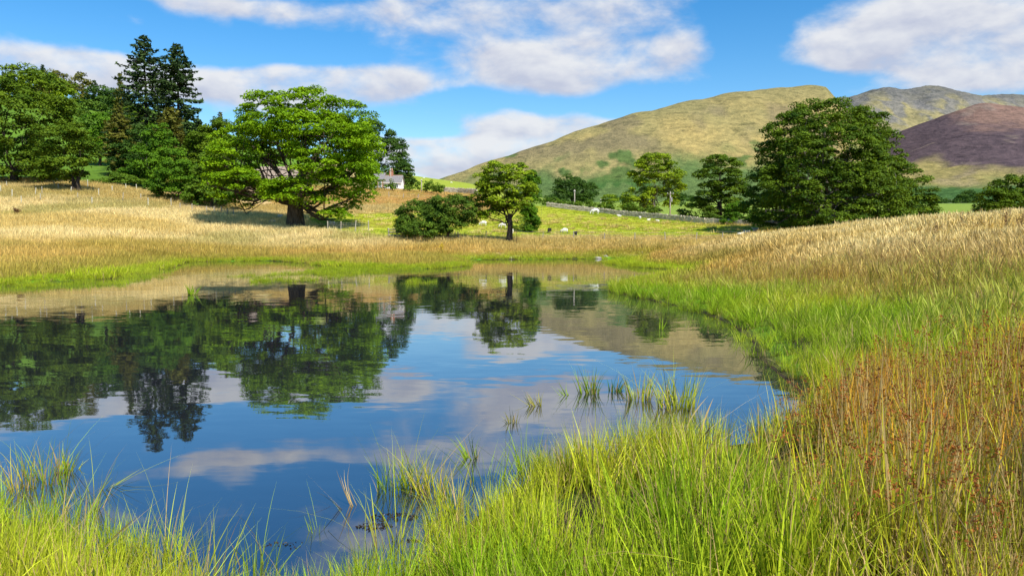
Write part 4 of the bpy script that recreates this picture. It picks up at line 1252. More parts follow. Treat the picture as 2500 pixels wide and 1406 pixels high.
tint = mixc(n, G_LIME * .9, (G_BRIGHT, GR.random(n) * .7)) * GR.uniform(.75, 1.1, (n, 1))
scatter('emergent_grass', A_MEADG, P, tint, np.zeros(n) + .03, tint, GR.uniform(.35, .68, n) * np.where(y < 20, .8, 1.0), GR, 'scattered beds of green grass standing in the open water', 'grass', .14)
# ------------------------------------------------------------------ placing things on the ground
def hit(px, py, y0=60.0, y1=420.0, step=.5):
    """where the sight line through a point of the photograph meets the ground"""
    Ys = np.arange(y0, y1, step)
    P = np.stack([at(px, py, q) for q in Ys])
    below = P[:, 2] <= gz(P[:, 0], P[:, 1])
    i = int(np.argmax(below)) if below.any() else len(Ys) - 1
    x, y = P[i, 0], P[i, 1]
    return np.array([x, y, float(gz(np.array([x]), np.array([y]))[0])])

def gpt(px, Y):
    x = x_at(px, Y)
    return np.array([x, Y, float(gz(np.array([x]), np.array([float(Y)]))[0])])

M_RENDER = simple_mat('white_render', (.66, .64, .60), (.80, .79, .76), 1.2, .9)
M_STONE = simple_mat('field_stone', (.38, .33, .24), (.62, .55, .43), 2.5, .95, .5)
M_SANDSTONE = simple_mat('red_sandstone', (.26, .15, .10), (.38, .25, .17), 3.0, .95, .4)
M_SLATE = simple_mat('roof_slate', (.13, .125, .125), (.27, .25, .235), 5.0, .75, .3)
M_OLDSLATE = simple_mat('old_stone_slate', (.20, .155, .115), (.33, .26, .20), 4.0, .9, .5)
M_BRICK = simple_mat('chimney_brick', (.30, .12, .07), (.42, .20, .12), 6.0, .9)
M_WOOD = simple_mat('weathered_wood', (.26, .22, .17), (.48, .43, .35), 8.0, .9, .3)
M_DARKWOOD = simple_mat('dark_wood', (.07, .055, .04), (.16, .13, .10), 8.0, .9, .3)
M_TUBE = simple_mat('pale_tree_tube', (.52, .52, .38), (.68, .66, .52), 6.0, .6)
M_WIRE = simple_mat('wire', (.22, .22, .21), (.32, .32, .31), 9.0, .4)
M_GLASS = simple_mat('window_glass', (.02, .025, .03), (.05, .06, .07), 2.0, .08, 0, .6)
M_WHITEWOOD = simple_mat('white_paint', (.74, .74, .72), (.82, .82, .80), 4.0, .5)
M_POT = simple_mat('clay_pot', (.40, .20, .12), (.52, .30, .19), 6.0, .85)

# ------------------------------------------------------------------ the cottage
def gable(mb, x0, x1, y0, y1, z0, eave, ridge):
    ym = (y0 + y1) / 2
    mb.add([(x0, y0, z0), (x1, y0, z0), (x1, y0, eave), (x0, y0, eave), (x0, y1, z0), (x1, y1, z0), (x1, y1, eave), (x0, y1, eave), (x0, ym, ridge), (x1, ym, ridge)],
           [(0, 1, 2, 3), (5, 4, 7, 6), (4, 0, 3, 8, 7), (1, 5, 6, 9, 2)])

def slab(mb, a, b, c, d, t):
    a, b, c, d = [np.array(q, float) for q in (a, b, c, d)]
    n = np.cross(b - a, d - a); n /= np.linalg.norm(n)
    lo = [q for q in (a, b, c, d)]; hi = [q + n * t for q in (a, b, c, d)]
    mb.add(lo + hi, [(3, 2, 1, 0), (4, 5, 6, 7), (0, 1, 5, 4), (1, 2, 6, 5), (2, 3, 7, 6), (3, 0, 4, 7)])

def window(parent, x0, x1, y, z0, z1):
    fr = MB(); t = .09
    fr.box(x0, x1, y - .06, y + .02, z1 - t, z1); fr.box(x0, x1, y - .06, y + .02, z0, z0 + t)
    fr.box(x0, x0 + t, y - .058, y + .018, z0 + t, z1 - t); fr.box(x1 - t, x1, y - .058, y + .018, z0 + t, z1 - t)
    fr.box((x0 + x1) / 2 - .03, (x0 + x1) / 2 + .03, y - .056, y + .016, z0 + t, z1 - t)
    w = fr.build('window', M_WHITEWOOD, parent)
    p = MB(); p.box(x0 + t * .7, x1 - t * .7, y - .025, y - .010, z0 + t * .7, z1 - t * .7); p.build('pane', M_GLASS, w)
    s_ = MB(); s_.box(x0 - .1, x1 + .1, y - .14, y + .0, z0 - .1, z0 - .004); s_.build('sill', M_STONE, w)

def cottage():
    Y = 192.0
    o = gpt(950, Y); o[2] -= .25
    root = thing('cottage', tuple(o), 'white cottage with grey slate roof and brick chimney behind the hedge', 'cottage')
    w = MB(); gable(w, -1.2, 3.0, 0, 5.4, -.5, 2.0, 3.7)
    wall = w.build('wall', M_RENDER, root)
    w = MB(); gable(w, -3.6, -1.25, -.6, 5.2, -.5, 2.6, 4.3); w.build('wing_wall', M_SANDSTONE, root)
    r = MB()
    slab(r, (-1.45, -.30, 1.86), (3.25, -.30, 1.86), (3.25, 2.7, 3.76), (-1.45, 2.7, 3.76), .12)
    slab(r, (3.25, 5.7, 1.86), (-1.45, 5.7, 1.86), (-1.45, 2.7, 3.76), (3.25, 2.7, 3.76), .12)
    rf = r.build('roof', M_SLATE, root); rf['label'] = 'lower grey slate roof'
    r = MB()
    slab(r, (-3.85, -.9, 2.46), (-1.0, -.9, 2.46), (-1.0, 2.3, 4.36), (-3.85, 2.3, 4.36), .12)
    slab(r, (-1.0, 5.5, 2.46), (-3.85, 5.5, 2.46), (-3.85, 2.3, 4.36), (-1.0, 2.3, 4.36), .12)
    r.build('roof', M_SLATE, root)
    b = MB(); b.box(-1.25, 3.05, 2.58, 2.82, 3.80, 3.92); b.build('ridge_tiles', M_POT, root)
    c = MB(); c.box(-.15, .75, 2.3, 3.1, 3.2, 4.75); c.box(-.22, .82, 2.23, 3.17, 4.76, 4.9)
    ch = c.build('chimney', M_BRICK, root)
    for k in (.12, .50):
        p = MB(); p.tube([(k, 2.7, 4.9), (k, 2.7, 5.2), (k, 2.7, 5.55)], [.15, .12, .14], 10); p.build('chimney_pot', M_POT, ch, True)
    g = MB(); g.add([(-3.9, -.64, .3), (-2.75, -.64, .3), (-2.75, -.64, 2.4), (-3.3, -.64, 2.9), (-3.9, -.64, 2.4), (-3.9, -.70, .3), (-2.75, -.70, .3), (-2.75, -.70, 2.4), (-3.3, -.70, 2.9), (-3.9, -.70, 2.4)],
                    [(5, 6, 7, 8, 9), (4, 3, 2, 1, 0), (0, 1, 6, 5), (1, 2, 7, 6), (2, 3, 8, 7), (3, 4, 9, 8), (4, 0, 5, 9)])
    g.build('white_panel', M_RENDER, root)
    window(root, -2.4, -1.55, -.62, .7, 2.3)
    window(root, -.7, .2, -.02, .55, 1.5)
    window(root, 1.5, 2.4, -.02, .55, 1.5)
    d = MB(); d.box(.55, 1.25, -.05, .02, -.4, 1.55); d.build('door', M_DARKWOOD, root)
    f = MB(); f.box(-1.45, 3.25, -.44, -.34, 1.78, 1.88); f.build('gutter', M_WHITEWOOD, root)
cottage()

def barn():
    Y = 142.0
    o = gpt(672, Y); o[2] -= .2
    root = thing('stone_barn', tuple(o), 'stone barn with brown slate roof half hidden behind the sycamore', 'barn')
    w = MB(); gable(w, -5, 4.6, 0, 7, -.6, 3.0, 5.6); w.build('wall', M_SANDSTONE, root)
    r = MB()
    slab(r, (-5.3, -.4, 2.75), (4.9, -.4, 2.75), (4.9, 3.5, 5.75), (-5.3, 3.5, 5.75), .14)
    slab(r, (4.9, 7.4, 2.75), (-5.3, 7.4, 2.75), (-5.3, 3.5, 5.75), (4.9, 3.5, 5.75), .14)
    rf = r.build('roof', M_OLDSLATE, root)
    for k in range(11):      # courses of slates
        t0 = k / 11.0
        c = MB(); slab(c, (-5.3, -.42 + 3.9 * t0, 2.90 + 3.0 * t0 - .02), (4.9, -.42 + 3.9 * t0, 2.90 + 3.0 * t0 - .02), (4.9, -.42 + 3.9 * (t0 + .1), 2.90 + 3.0 * (t0 + .1)), (-5.3, -.42 + 3.9 * (t0 + .1), 2.90 + 3.0 * (t0 + .1)), .06)
        c.build('slate_course', M_OLDSLATE, rf)
    d = MB(); d.box(-1.2, 1.2, -.06, .05, -.5, 2.5); d.build('door', M_DARKWOOD, root)
barn()

# ------------------------------------------------------------------ dry stone walls
def stone_wall(label, pts, h, seed, name='dry_stone_wall'):
    rng = np.random.default_rng(seed)
    P = [np.array([x_at(px, Y), Y]) for px, Y in pts]
    mid = sum(P) / len(P); o = np.array([mid[0], mid[1], float(gz(np.array([mid[0]]), np.array([mid[1]]))[0])])
    root = thing(name, tuple(o), label, 'wall')
    core = MB(); st = MB(); cop = MB()
    for a, b in zip(P[:-1], P[1:]):
        L = np.linalg.norm(b - a); t = (b - a) / L; n = np.array([-t[1], t[0]])
        if n[1] > 0: n = -n
        def pt(s_, off, z):
            q = a + t * s_ + n * off
            return np.array([q[0] - o[0], q[1] - o[1], z])
        segs = max(1, int(L / 3))
        for k in range(segs):
            s0, s1 = L * k / segs, L * (k + 1) / segs
            g0 = float(gz(*[np.array([v]) for v in (a + t * s0)])[0]) - o[2]; g1 = float(gz(*[np.array([v]) for v in (a + t * s1)])[0]) - o[2]
            core.add([pt(s0, .2, g0 - .2), pt(s1, .2, g1 - .2), pt(s1, .15, g1 + h * .93), pt(s0, .15, g0 + h * .93), pt(s0, -.2, g0 - .2), pt(s1, -.2, g1 - .2), pt(s1, -.15, g1 + h * .93), pt(s0, -.15, g0 + h * .93)],
                     [(0, 1, 2, 3), (5, 4, 7, 6), (3, 2, 6, 7), (4, 0, 3, 7), (1, 5, 6, 2)])
        def stone(mb, s0, s1, z0, z1, off):
            j = lambda: rng.normal() * .025
            g = float(gz(*[np.array([v]) for v in (a + t * (s0 + s1) / 2)])[0]) - o[2]
            d = off + abs(j())
            vs = [pt(s0 + j(), d, g + z0 + j()), pt(s1 + j(), d, g + z0 + j()), pt(s1 + j(), d, g + z1 + j()), pt(s0 + j(), d, g + z1 + j()),
                  pt(s0, d - .2, g + z0), pt(s1, d - .2, g + z0), pt(s1, d - .2, g + z1), pt(s0, d - .2, g + z1)]
            mb.add(vs, [(0, 1, 2, 3), (0, 4, 5, 1), (1, 5, 6, 2), (2, 6, 7, 3), (3, 7, 4, 0)])
        z = 0.0
        while z < h * .9:
            hh = rng.uniform(.14, .24); s_ = rng.uniform(-.1, .1)
            while s_ < L:
                w_ = rng.uniform(.22, .62)
                stone(st, s_ + .02, s_ + w_ - .02, z + .015, z + hh - .015, .22 + rng.uniform(0, .09))
                s_ += w_
            z += hh
        s_ = 0
        while s_ < L:
            w_ = rng.uniform(.18, .34)
            stone(cop, s_ + .01, s_ + w_ - .01, h * .93, h * rng.uniform(1.05, 1.25), .2)
            s_ += w_
    core.build('core', M_STONE, root)
    tag(st.build('stones', M_STONE, root), kind='stuff')
    tag(cop.build('coping_stones', M_STONE, root), kind='stuff')
WALL = [(1335, 144), (1400, 141), (1450, 138.6), (1530, 133.5), (1600, 129), (1720, 121), (1840, 115), (1900, 111)]
stone_wall('grey dry stone wall along the top of the green pasture', WALL, .75, 301)
stone_wall('short ruined stone wall on the rise right of the cottage hedge', [(1085, 200), (1120, 198), (1165, 192)], 1.2, 302)

# ------------------------------------------------------------------ fences, stakes and poles
def post_mesh(h, r, name='post'):
    mb = MB()
    mb.tube([(0, 0, -.3), (0, 0, h * .5), (.008, 0, h - .02), (.008, 0, h)], [r, r, r * .97, r * .7], 7)
    return mb.mesh(name)

def wire_fence(label, pts, h, spacing, wires, mat=M_WOOD, r=.05, mesh_net=False, seed=1, y0=70, rails=None):
    rng = np.random.default_rng(seed)
    P = [hit(px, py, y0) if py > 200 else gpt(px, py) for px, py in pts]
    o = P[0].copy()
    root = thing('wire_fence' if not rails else 'rail_fence', tuple(o), label, 'fence')
    pm = post_mesh(h, r); pm.materials.append(mat)
    tops = []
    for a, b in zip(P[:-1], P[1:]):
        n = max(1, int(round(np.linalg.norm((b - a)[:2]) / spacing)))
        for k in range(n + (1 if b is P[-1] else 0)):
            q = a + (b - a) * k / n
            q[2] = float(gz(np.array([q[0]]), np.array([q[1]]))[0])
            p = link('post', pm, root, tuple(q - o))
            p.rotation_euler = (rng.normal() * .05, rng.normal() * .05, rng.uniform(0, 6))
            p.scale = (1, 1, rng.uniform(.88, 1.1))
            tops.append(q - o)
    if rails:
        for k in range(len(tops) - 1):
            for z in rails:
                mb = MB(); a, b = tops[k], tops[k + 1]
                e = (b - a) / np.linalg.norm(b - a) * .18
                mb.tube([a - e + np.array([0, -.07, z]), b + e + np.array([0, -.07, z + rng.normal() * .03])], [.05, .05], 4); mb.build('rail', mat, root)
    for z in wires:
        mb = MB(); mb.tube([q + np.array([0, -.05, z]) for q in tops], [.008] * len(tops), 4); mb.build('wire', M_WIRE, root)
    if mesh_net:
        for k in range(len(tops) - 1):
            mb = MB()
            for t in np.linspace(0, 1, 10)[1:-1]:
                q = tops[k] + (tops[k + 1] - tops[k]) * t
                mb.tube([q + np.array([0, -.05, wires[0]]), q + np.array([0, -.05, wires[-1]])], [.006, .006], 3, cap=False)
            tag(mb.build('netting', M_WIRE, root), kind='stuff')
    return root
wire_fence('long post and wire fence between the far shore and the pasture', [(1010, 590), (1120, 588), (1250, 588), (1400, 589), (1550, 590), (1700, 590), (1830, 588)], 1.0, 2.6, (.35, .65, .92), M_WOOD, .045, seed=5)
wire_fence('short netted wire fence in the shade right of the sycamore trunk', [(800, 563), (832, 565), (867, 565), (900, 564)], 1.15, 1.7, (.1, .3, .5, .7, .95), M_WOOD, .06, True, 6)
wire_fence('post fence along the foot of the bushes left of the sycamore', [(440, 515), (470, 519), (505, 524), (540, 528), (570, 532)], 1.15, 1.6, (.4, .8, 1.05), M_WOOD, .06, False, 7)
wire_fence('pale three rail wooden fence beside the rounded hawthorn bush', [(950, 583), (988, 586)], 1.05, 1.7, (), M_WOOD, .06, False, 8, rails=(.35, .65, .95))
wire_fence('row of fence posts below the cottage hedge', [(880, 482), (950, 483), (1020, 488), (1075, 494)], 1.1, 4.2, (.5, 1.0), M_WOOD, .07, False, 9, y0=120)

STAKES = [(2, 473), (17, 460), (86, 480), (103, 480), (100, 492), (134, 459), (142, 466), (173, 474), (190, 492), (215, 461), (241, 481), (274, 473), (300, 494), (308, 467), (334, 470), (344, 492), (362, 508), (393, 488), (418, 508), (52, 500), (225, 505), (30, 487)]
rng = np.random.default_rng(77)
tm = None
for px, py in STAKES:
    q = hit(px, py, 70)
    if tm is None:
        mb = MB(); mb.tube([(0, 0, -.2), (0, 0, .6), (0, 0, 1.15), (0, 0, 1.2)], [.045, .042, .045, .05], 8); tm = mb.mesh('tube', [M_TUBE], True)
        mb = MB(); mb.box(.05, .085, -.02, .02, -.3, 1.28); sm_ = mb.mesh('stake', [M_WOOD])
    root = thing('tree_guard', tuple(q), 'thin pale sapling tube in the upper left straw field', 'tree guard', 'sapling tubes dotted over the straw field')
    root.rotation_euler = (rng.normal() * .05, rng.normal() * .06, rng.uniform(0, 6))
    root.scale = (1, 1, rng.uniform(.85, 1.15))
    link('tube', tm, root); link('stake', sm_, root)

def pole(px, py0, py1, Y, label, arm=False):
    q = gpt(px, Y)
    top = at(px, py0, Y)[2]
    root = thing('telegraph_pole', tuple(q), label, 'pole', 'telegraph poles')
    h = top - q[2]
    mb = MB(); mb.tube([(0, 0, -.3), (.02, 0, h * .5), (.03, 0, h)], [.13, .115, .09], 9); mb.build('pole', M_WOOD, root, True)
    mb = MB(); mb.box(-.02 - (.6 if arm else .15), .06 + (.6 if arm else .15), -.15, -.09, h - .5, h - .40); ca = mb.build('crossarm', M_DARKWOOD, root)
    for k in ((-.5, .5) if arm else (-.12, .16)):
        mb = MB(); mb.tube([(k, -.12, h - .40), (k, -.12, h - .33), (k, -.12, h - .22)], [.03, .05, .03], 7); mb.build('insulator', M_WHITEWOOD, ca, True)
    if arm:
        mb = MB(); mb.box(.10, .38, -.22, -.02, h * .62, h * .78); mb.build('transformer_box', M_WIRE, root)
pole(955, 411, 470, 180, 'tall pale pole standing in front of the cottage chimney')
pole(1030, 437, 475, 182, 'short pole at the hedge right of the cottage')
pole(1402, 463, 495, 160, 'pole in front of the dome shaped dark tree')
pole(1466, 486, 505, 200, 'small distant pole left of the little pale tree')
pole(1635, 468, 520, 145, 'pole with crossarm and box beside the open ash', True)

# ------------------------------------------------------------------ animals
def skin_mesh(name, nodes, edges, mats, paint, sub=2):
    me = bpy.data.meshes.new(name + '_frame')
    me.from_pydata([n[:3] for n in nodes], edges, [])
    ob = bpy.data.objects.new(name + '_frame', me); COL.objects.link(ob)
    ob.modifiers.new('skin', 'SKIN')
    if not me.skin_vertices: me.attributes.new
    for v, n in zip(me.skin_vertices[0].data, nodes):
        v.radius = (n[3], n[4] if len(n) > 4 else n[3])
    me.skin_vertices[0].data[0].use_root = True
    sb = ob.modifiers.new('sub', 'SUBSURF'); sb.levels = sub; sb.render_levels = sub
    bpy.context.view_layer.update()
    dg_ = bpy.context.evaluated_depsgraph_get()
    out = bpy.data.meshes.new_from_object(ob.evaluated_get(dg_))
    bpy.data.objects.remove(ob); bpy.data.meshes.remove(me)
    out.name = name
    out.materials.clear()
    for m_ in mats: out.materials.append(m_)
    for p in out.polygons:
        p.use_smooth = True
        p.material_index = paint(p.center)
    return out

def sheep_nodes(pose):
    lie = pose == 'lie'
    z = .30 if lie else .60
    N = [(-.05, 0, z, .27, .25), (-.36, 0, z, .23, .23), (.27, 0, z + .01, .24, .23), (-.55, 0, z - .04, .07)]
    if pose == 'graze': N += [(.48, 0, z - .06, .13), (.62, 0, .30, .085), (.68, 0, .12, .05)]
    elif pose == 'lie': N += [(.46, 0, z + .18, .12), (.58, 0, z + .30, .09), (.74, 0, z + .24, .055)]
    else: N += [(.46, 0, z + .17, .12), (.58, 0, z + .28, .09), (.74, 0, z + .22, .055)]
    E = [(0, 1), (0, 2), (1, 3), (2, 4), (4, 5), (5, 6)]
    for s_ in (-1, 1):
        i = len(N)
        hx, hz = N[5][0], N[5][2]
        N.append((hx - .03, s_ * .13, hz + .03, .03, .02)); E.append((5, i))
        i = len(N)
        if lie:
            N += [(.30, s_ * .14, .14, .07), (.48, s_ * .15, .05, .04), (.34, s_ * .17, .03, .035)]
        else:
            N += [(.27, s_ * .12, .42, .075), (.27, s_ * .12, .21, .038), (.28, s_ * .12, .0, .034)]
        E += [(2, i), (i, i + 1), (i + 1, i + 2)]
        i = len(N)
        if lie:
            N += [(-.34, s_ * .18, .15, .10), (-.12, s_ * .22, .06, .05), (-.34, s_ * .23, .03, .035)]
        else:
            N += [(-.36, s_ * .12, .42, .095), (-.43, s_ * .12, .22, .042), (-.39, s_ * .12, .0, .034)]
        E += [(1, i), (i, i + 1), (i + 1, i + 2)]
    return N, E

M_FLEECE = simple_mat('white_fleece', (.62, .58, .50), (.80, .77, .70), 14, .95, .6)
M_BLACKF = simple_mat('black_fleece', (.012, .010, .009), (.035, .028, .024), 14, .95, .5)
M_FACE = simple_mat('dark_face', (.035, .028, .022), (.07, .055, .045), 10, .8)
M_HORSE = simple_mat('white_coat', (.74, .72, .68), (.84, .83, .80), 5, .7)
M_HOOF = simple_mat('hoof', (.10, .08, .06), (.16, .13, .10), 5, .7)
SHEEP = {}
for pose in ('graze', 'stand', 'lie'):
    N, E = sheep_nodes(pose)
    hx = N[5][0]
    for nm, mats in (('white', [M_FLEECE, M_FLEECE]), ('faced', [M_FLEECE, M_FACE]), ('black', [M_BLACKF, M_BLACKF])):
        SHEEP[pose, nm] = skin_mesh('sheep_%s_%s' % (nm, pose), N, E, mats, lambda c, hx=hx, lie=(pose == 'lie'): 1 if (c.x > hx - .04 or (c.z < .27 and not lie)) else 0)
def animal(px, py, pose, kind, rz, label, y0=72, sc=1.0, name='sheep'):
    q = hit(px, py, y0, 420)
    sc *= .74 if y0 < 100 else .60
    o = link(name, SHEEP[pose, kind], None, tuple(q))
    o.rotation_euler = (0, 0, R(rz)); o.scale = (sc, sc, sc)
    return tag(o, label, 'sheep', 'sheep grazing round the pond' if sc < 1.5 else None)
animal(665, 549, 'graze', 'faced', 200, 'cream sheep with dark face grazing left of the sycamore trunk', 80)
animal(684, 537, 'stand', 'faced', 70, 'shaded sheep with dark face behind the one at the sycamore trunk', 80)
animal(812, 549, 'lie', 'white', 160, 'white sheep resting in the shade right of the sycamore trunk', 80)
animal(1180, 552, 'graze', 'white', 178, 'white sheep grazing left of the shore tree trunk', 88, 1.1)
animal(1228, 557, 'graze', 'white', 185, 'white sheep grazing just behind the shore tree trunk', 88, 1.1)
animal(1249, 573, 'graze', 'white', 95, 'white sheep seen between the two shore tree stems', 84)
animal(1341, 570, 'graze', 'black', 250, 'black sheep grazing left of the dark legged white sheep', 84)
animal(1378, 571, 'graze', 'faced', 184, 'white sheep with dark legs grazing between two black sheep', 84, 1.05)
animal(1406, 577, 'graze', 'black', 80, 'black lamb seen from behind, right of the grazing white sheep', 84, .85)
animal(1512, 530, 'lie', 'white', 170, 'white sheep lying beneath the wall right of the white pony', 100, 1.1)
animal(1562, 536, 'stand', 'white', 100, 'white sheep standing by the wall below the open ash', 100)
animal(1583, 539, 'lie', 'white', 10, 'small white sheep lying by the wall below the open ash', 100, .9)
animal(1606, 542, 'lie', 'white', 190, 'rightmost tiny white sheep of the three below the open ash', 100, .9)
animal(1846, 566, 'lie', 'white', 185, 'uppermost white sheep resting at the edge of the straw mound', 80, 1.15)
animal(1825, 572, 'lie', 'white', 175, 'middle white sheep of three resting at the mound edge', 80, 1.0)
animal(1806, 577, 'lie', 'white', 10, 'lowest white sheep of three resting at the mound edge', 80, 1.0)
animal(1035, 437, 'graze', 'white', 180, 'tiny white sheep on the green skyline right of the cottage', 230, 1.2)
animal(1102, 448, 'graze', 'white', 10, 'tiny white sheep near the right end of the green skyline', 230, 1.2)

HN = [(0, 0, 1.10, .34, .33), (-.62, 0, 1.13, .30, .30), (.55, 0, 1.13, .29, .30), (-.95, 0, 1.02, .06), (-1.04, 0, .55, .05),
      (.86, 0, .98, .17), (1.10, 0, .62, .12), (1.26, 0, .30, .11), (1.34, 0, .08, .07), (1.17, -.08, .45, .03), (1.17, .08, .45, .03)]
HE = [(0, 1), (0, 2), (1, 3), (3, 4), (2, 5), (5, 6), (6, 7), (7, 8), (7, 9), (7, 10)]
for s_ in (-1, 1):
    i = len(HN)
    HN += [(.55, s_ * .17, .78, .12), (.56, s_ * .17, .42, .06), (.54, s_ * .17, .12, .045), (.57, s_ * .17, .0, .06)]
    HE += [(2, i), (i, i + 1), (i + 1, i + 2), (i + 2, i + 3)]
    i = len(HN)
    HN += [(-.60, s_ * .18, .82, .17), (-.80, s_ * .18, .46, .07), (-.72, s_ * .18, .14, .045), (-.68, s_ * .18, .0, .06)]
    HE += [(1, i), (i, i + 1), (i + 1, i + 2), (i + 2, i + 3)]
hm = skin_mesh('pony', HN, HE, [M_HORSE, M_HOOF], lambda c: 1 if c.z < .06 and c.x < 1.0 else 0)
q = hit(1453, 524, 100)
po = link('pony', hm, None, tuple(q)); po.rotation_euler = (0, 0, R(176)); po.scale = (.66, .66, .72)
tag(po, 'white pony grazing before the stone wall at the top of the pasture', 'pony')

# ------------------------------------------------------------------ shore stones
def rock(px, py, w, h, label, seed, y0=60, flat=True):
    rng = np.random.default_rng(seed)
    q = on_water(px, py); q[2] = max(float(gz(np.array([q[0]]), np.array([q[1]]))[0]), 0.0)
    n = 9
    vs = []; fs = []
    for k, (zz_, rr) in enumerate([(-.1, 1.0), (h * .4, .9), (h, .38)]):
        for j in range(n):
            a = j * 6.283 / n
            r_ = rr * rng.uniform(.8, 1.15)
            vs.append((math.cos(a) * r_ * w * .5, math.sin(a) * r_ * w * .3, zz_ * rng.uniform(.85, 1.1)))
    for k in range(2):
        for j in range(n):
            fs.append((k * n + j, k * n + (j + 1) % n, (k + 1) * n + (j + 1) % n, (k + 1) * n + j))
    fs.append(tuple(range(2 * n, 3 * n)))
    mb = MB(); mb.add(vs, fs)
    o = mb.build('shore_rock', M_PALESTONE, None, False, tuple(q))
    tag(o, label, 'rock', 'stones on the far shore')
M_PALESTONE = simple_mat('pale_stone', (.22, .20, .165), (.40, .37, .32), 3, .9, .4)
for i, (px, py, w, h, lb) in enumerate([(1152, 633.5, 1.6, .22, 'flat pale slab at the far waterline left of the shore tree reflection'), (1105, 634, 1.0, .2, 'low pale stone at the tip of the left grassy spit'), (1248, 633, 1.1, .2, 'pale stone at the waterline below the shore tree'),
        (1458, 632, 1.5, .3, 'large pale stone on the far waterline below the pony'), (1478, 631, .9, .4, 'upright pale stone beside the large waterline stone'), (1565, 629, 1.4, .35, 'pale stone behind the green spit on the far shore'), (1590, 630, 1.0, .3, 'smaller pale stone right of the one behind the green spit')]):
    rock(px, py, w * .6, h * .45, lb, 400 + i)

# ------------------------------------------------------------------ weeds
M_DOCK = leaf_material('dock_seed', (.09, .035, .018), (.20, .09, .04), .15, (1, 1, 1))
M_DRYST = leaf_material('dry_stalk', (.17, .11, .05), (.30, .20, .10), .1, (1, 1, 1))
M_WEED = leaf_material('pond_weed', (.022, .016, .010), (.06, .042, .025), .1, (1, 1, 1), .25)
M_YEL = leaf_material('yellow_flower', (.62, .45, .005), (.80, .62, .01), .3, (1, 1, 1))
def stalk_plant(name, P, h, label, cat, seed, headm, n=5, spread=.25, size=.05, per=26, group=None):
    rng = np.random.default_rng(seed)
    root = thing(name, tuple(P), label, cat, group)
    V = []; 
    for k in range(n):
        a = rng.uniform(0, 6.28); l = rng.uniform(.1, spread); hh = h * rng.uniform(.7, 1.05)
        tip = np.array([math.cos(a) * l, math.sin(a) * l, hh])
        mb = MB(); mb.tube([(0, 0, -.1), tip * np.array([.4, .4, .5]), tip], [.010, .008, .004], 5)
        o = mb.build('stalk', M_DRYST, root)
        t = rng.uniform(.45, 1.02, per)
        c = np.stack([np.interp(t, [0, .5, 1], [0, tip[i] * (.4 if i < 2 else .5), tip[i]]) for i in range(3)], 1) + rng.normal(size=(per, 3)) * size * .6
        N = rng.normal(size=(per, 3)); N /= np.linalg.norm(N, axis=1, keepdims=True)
        V.append(leaf_quads(c, N, size, rng, .6))
    V = np.concatenate(V)
    me = mesh_np('seed_heads', V, np.arange(len(V)).reshape(-1, 4), [headm], False, {'tint': ('FLOAT', np.repeat(rng.random(len(V) // 4), 4))})
    tag(link('seed_heads', me, root), kind='stuff')
for i, (px, Y, h, lb) in enumerate([(2455, 33, 1.25, 'tall dry brown dock stalk near the right edge of the mound'), (2490, 31, 1.1, 'dry dock stalk at the very right edge of the mound'), (2285, 34, 1.0, 'shorter dry dock stalk in the middle of the straw mound'),
        (2350, 36, 1.05, 'slim dry dock stalk between its two neighbours on the mound'), (1970, 36, .9, 'brown dock stalk at the left slope of the mound')]):
    stalk_plant('dock_plant', gpt(px, Y), h, lb, 'plant', 500 + i, M_DOCK, group='dock stalks on the mound')
stalk_plant('dock_plant', hit(43, 528, 70), .95, 'russet dock clump alone in the left straw field', 'plant', 510, M_DOCK, n=9, spread=.5, size=.12, per=40)
stalk_plant('ragwort', gpt(1077, 72.5), .9, 'yellow flowering ragwort on the far shore grass', 'plant', 511, M_YEL, n=5, spread=.3, size=.10, per=16)

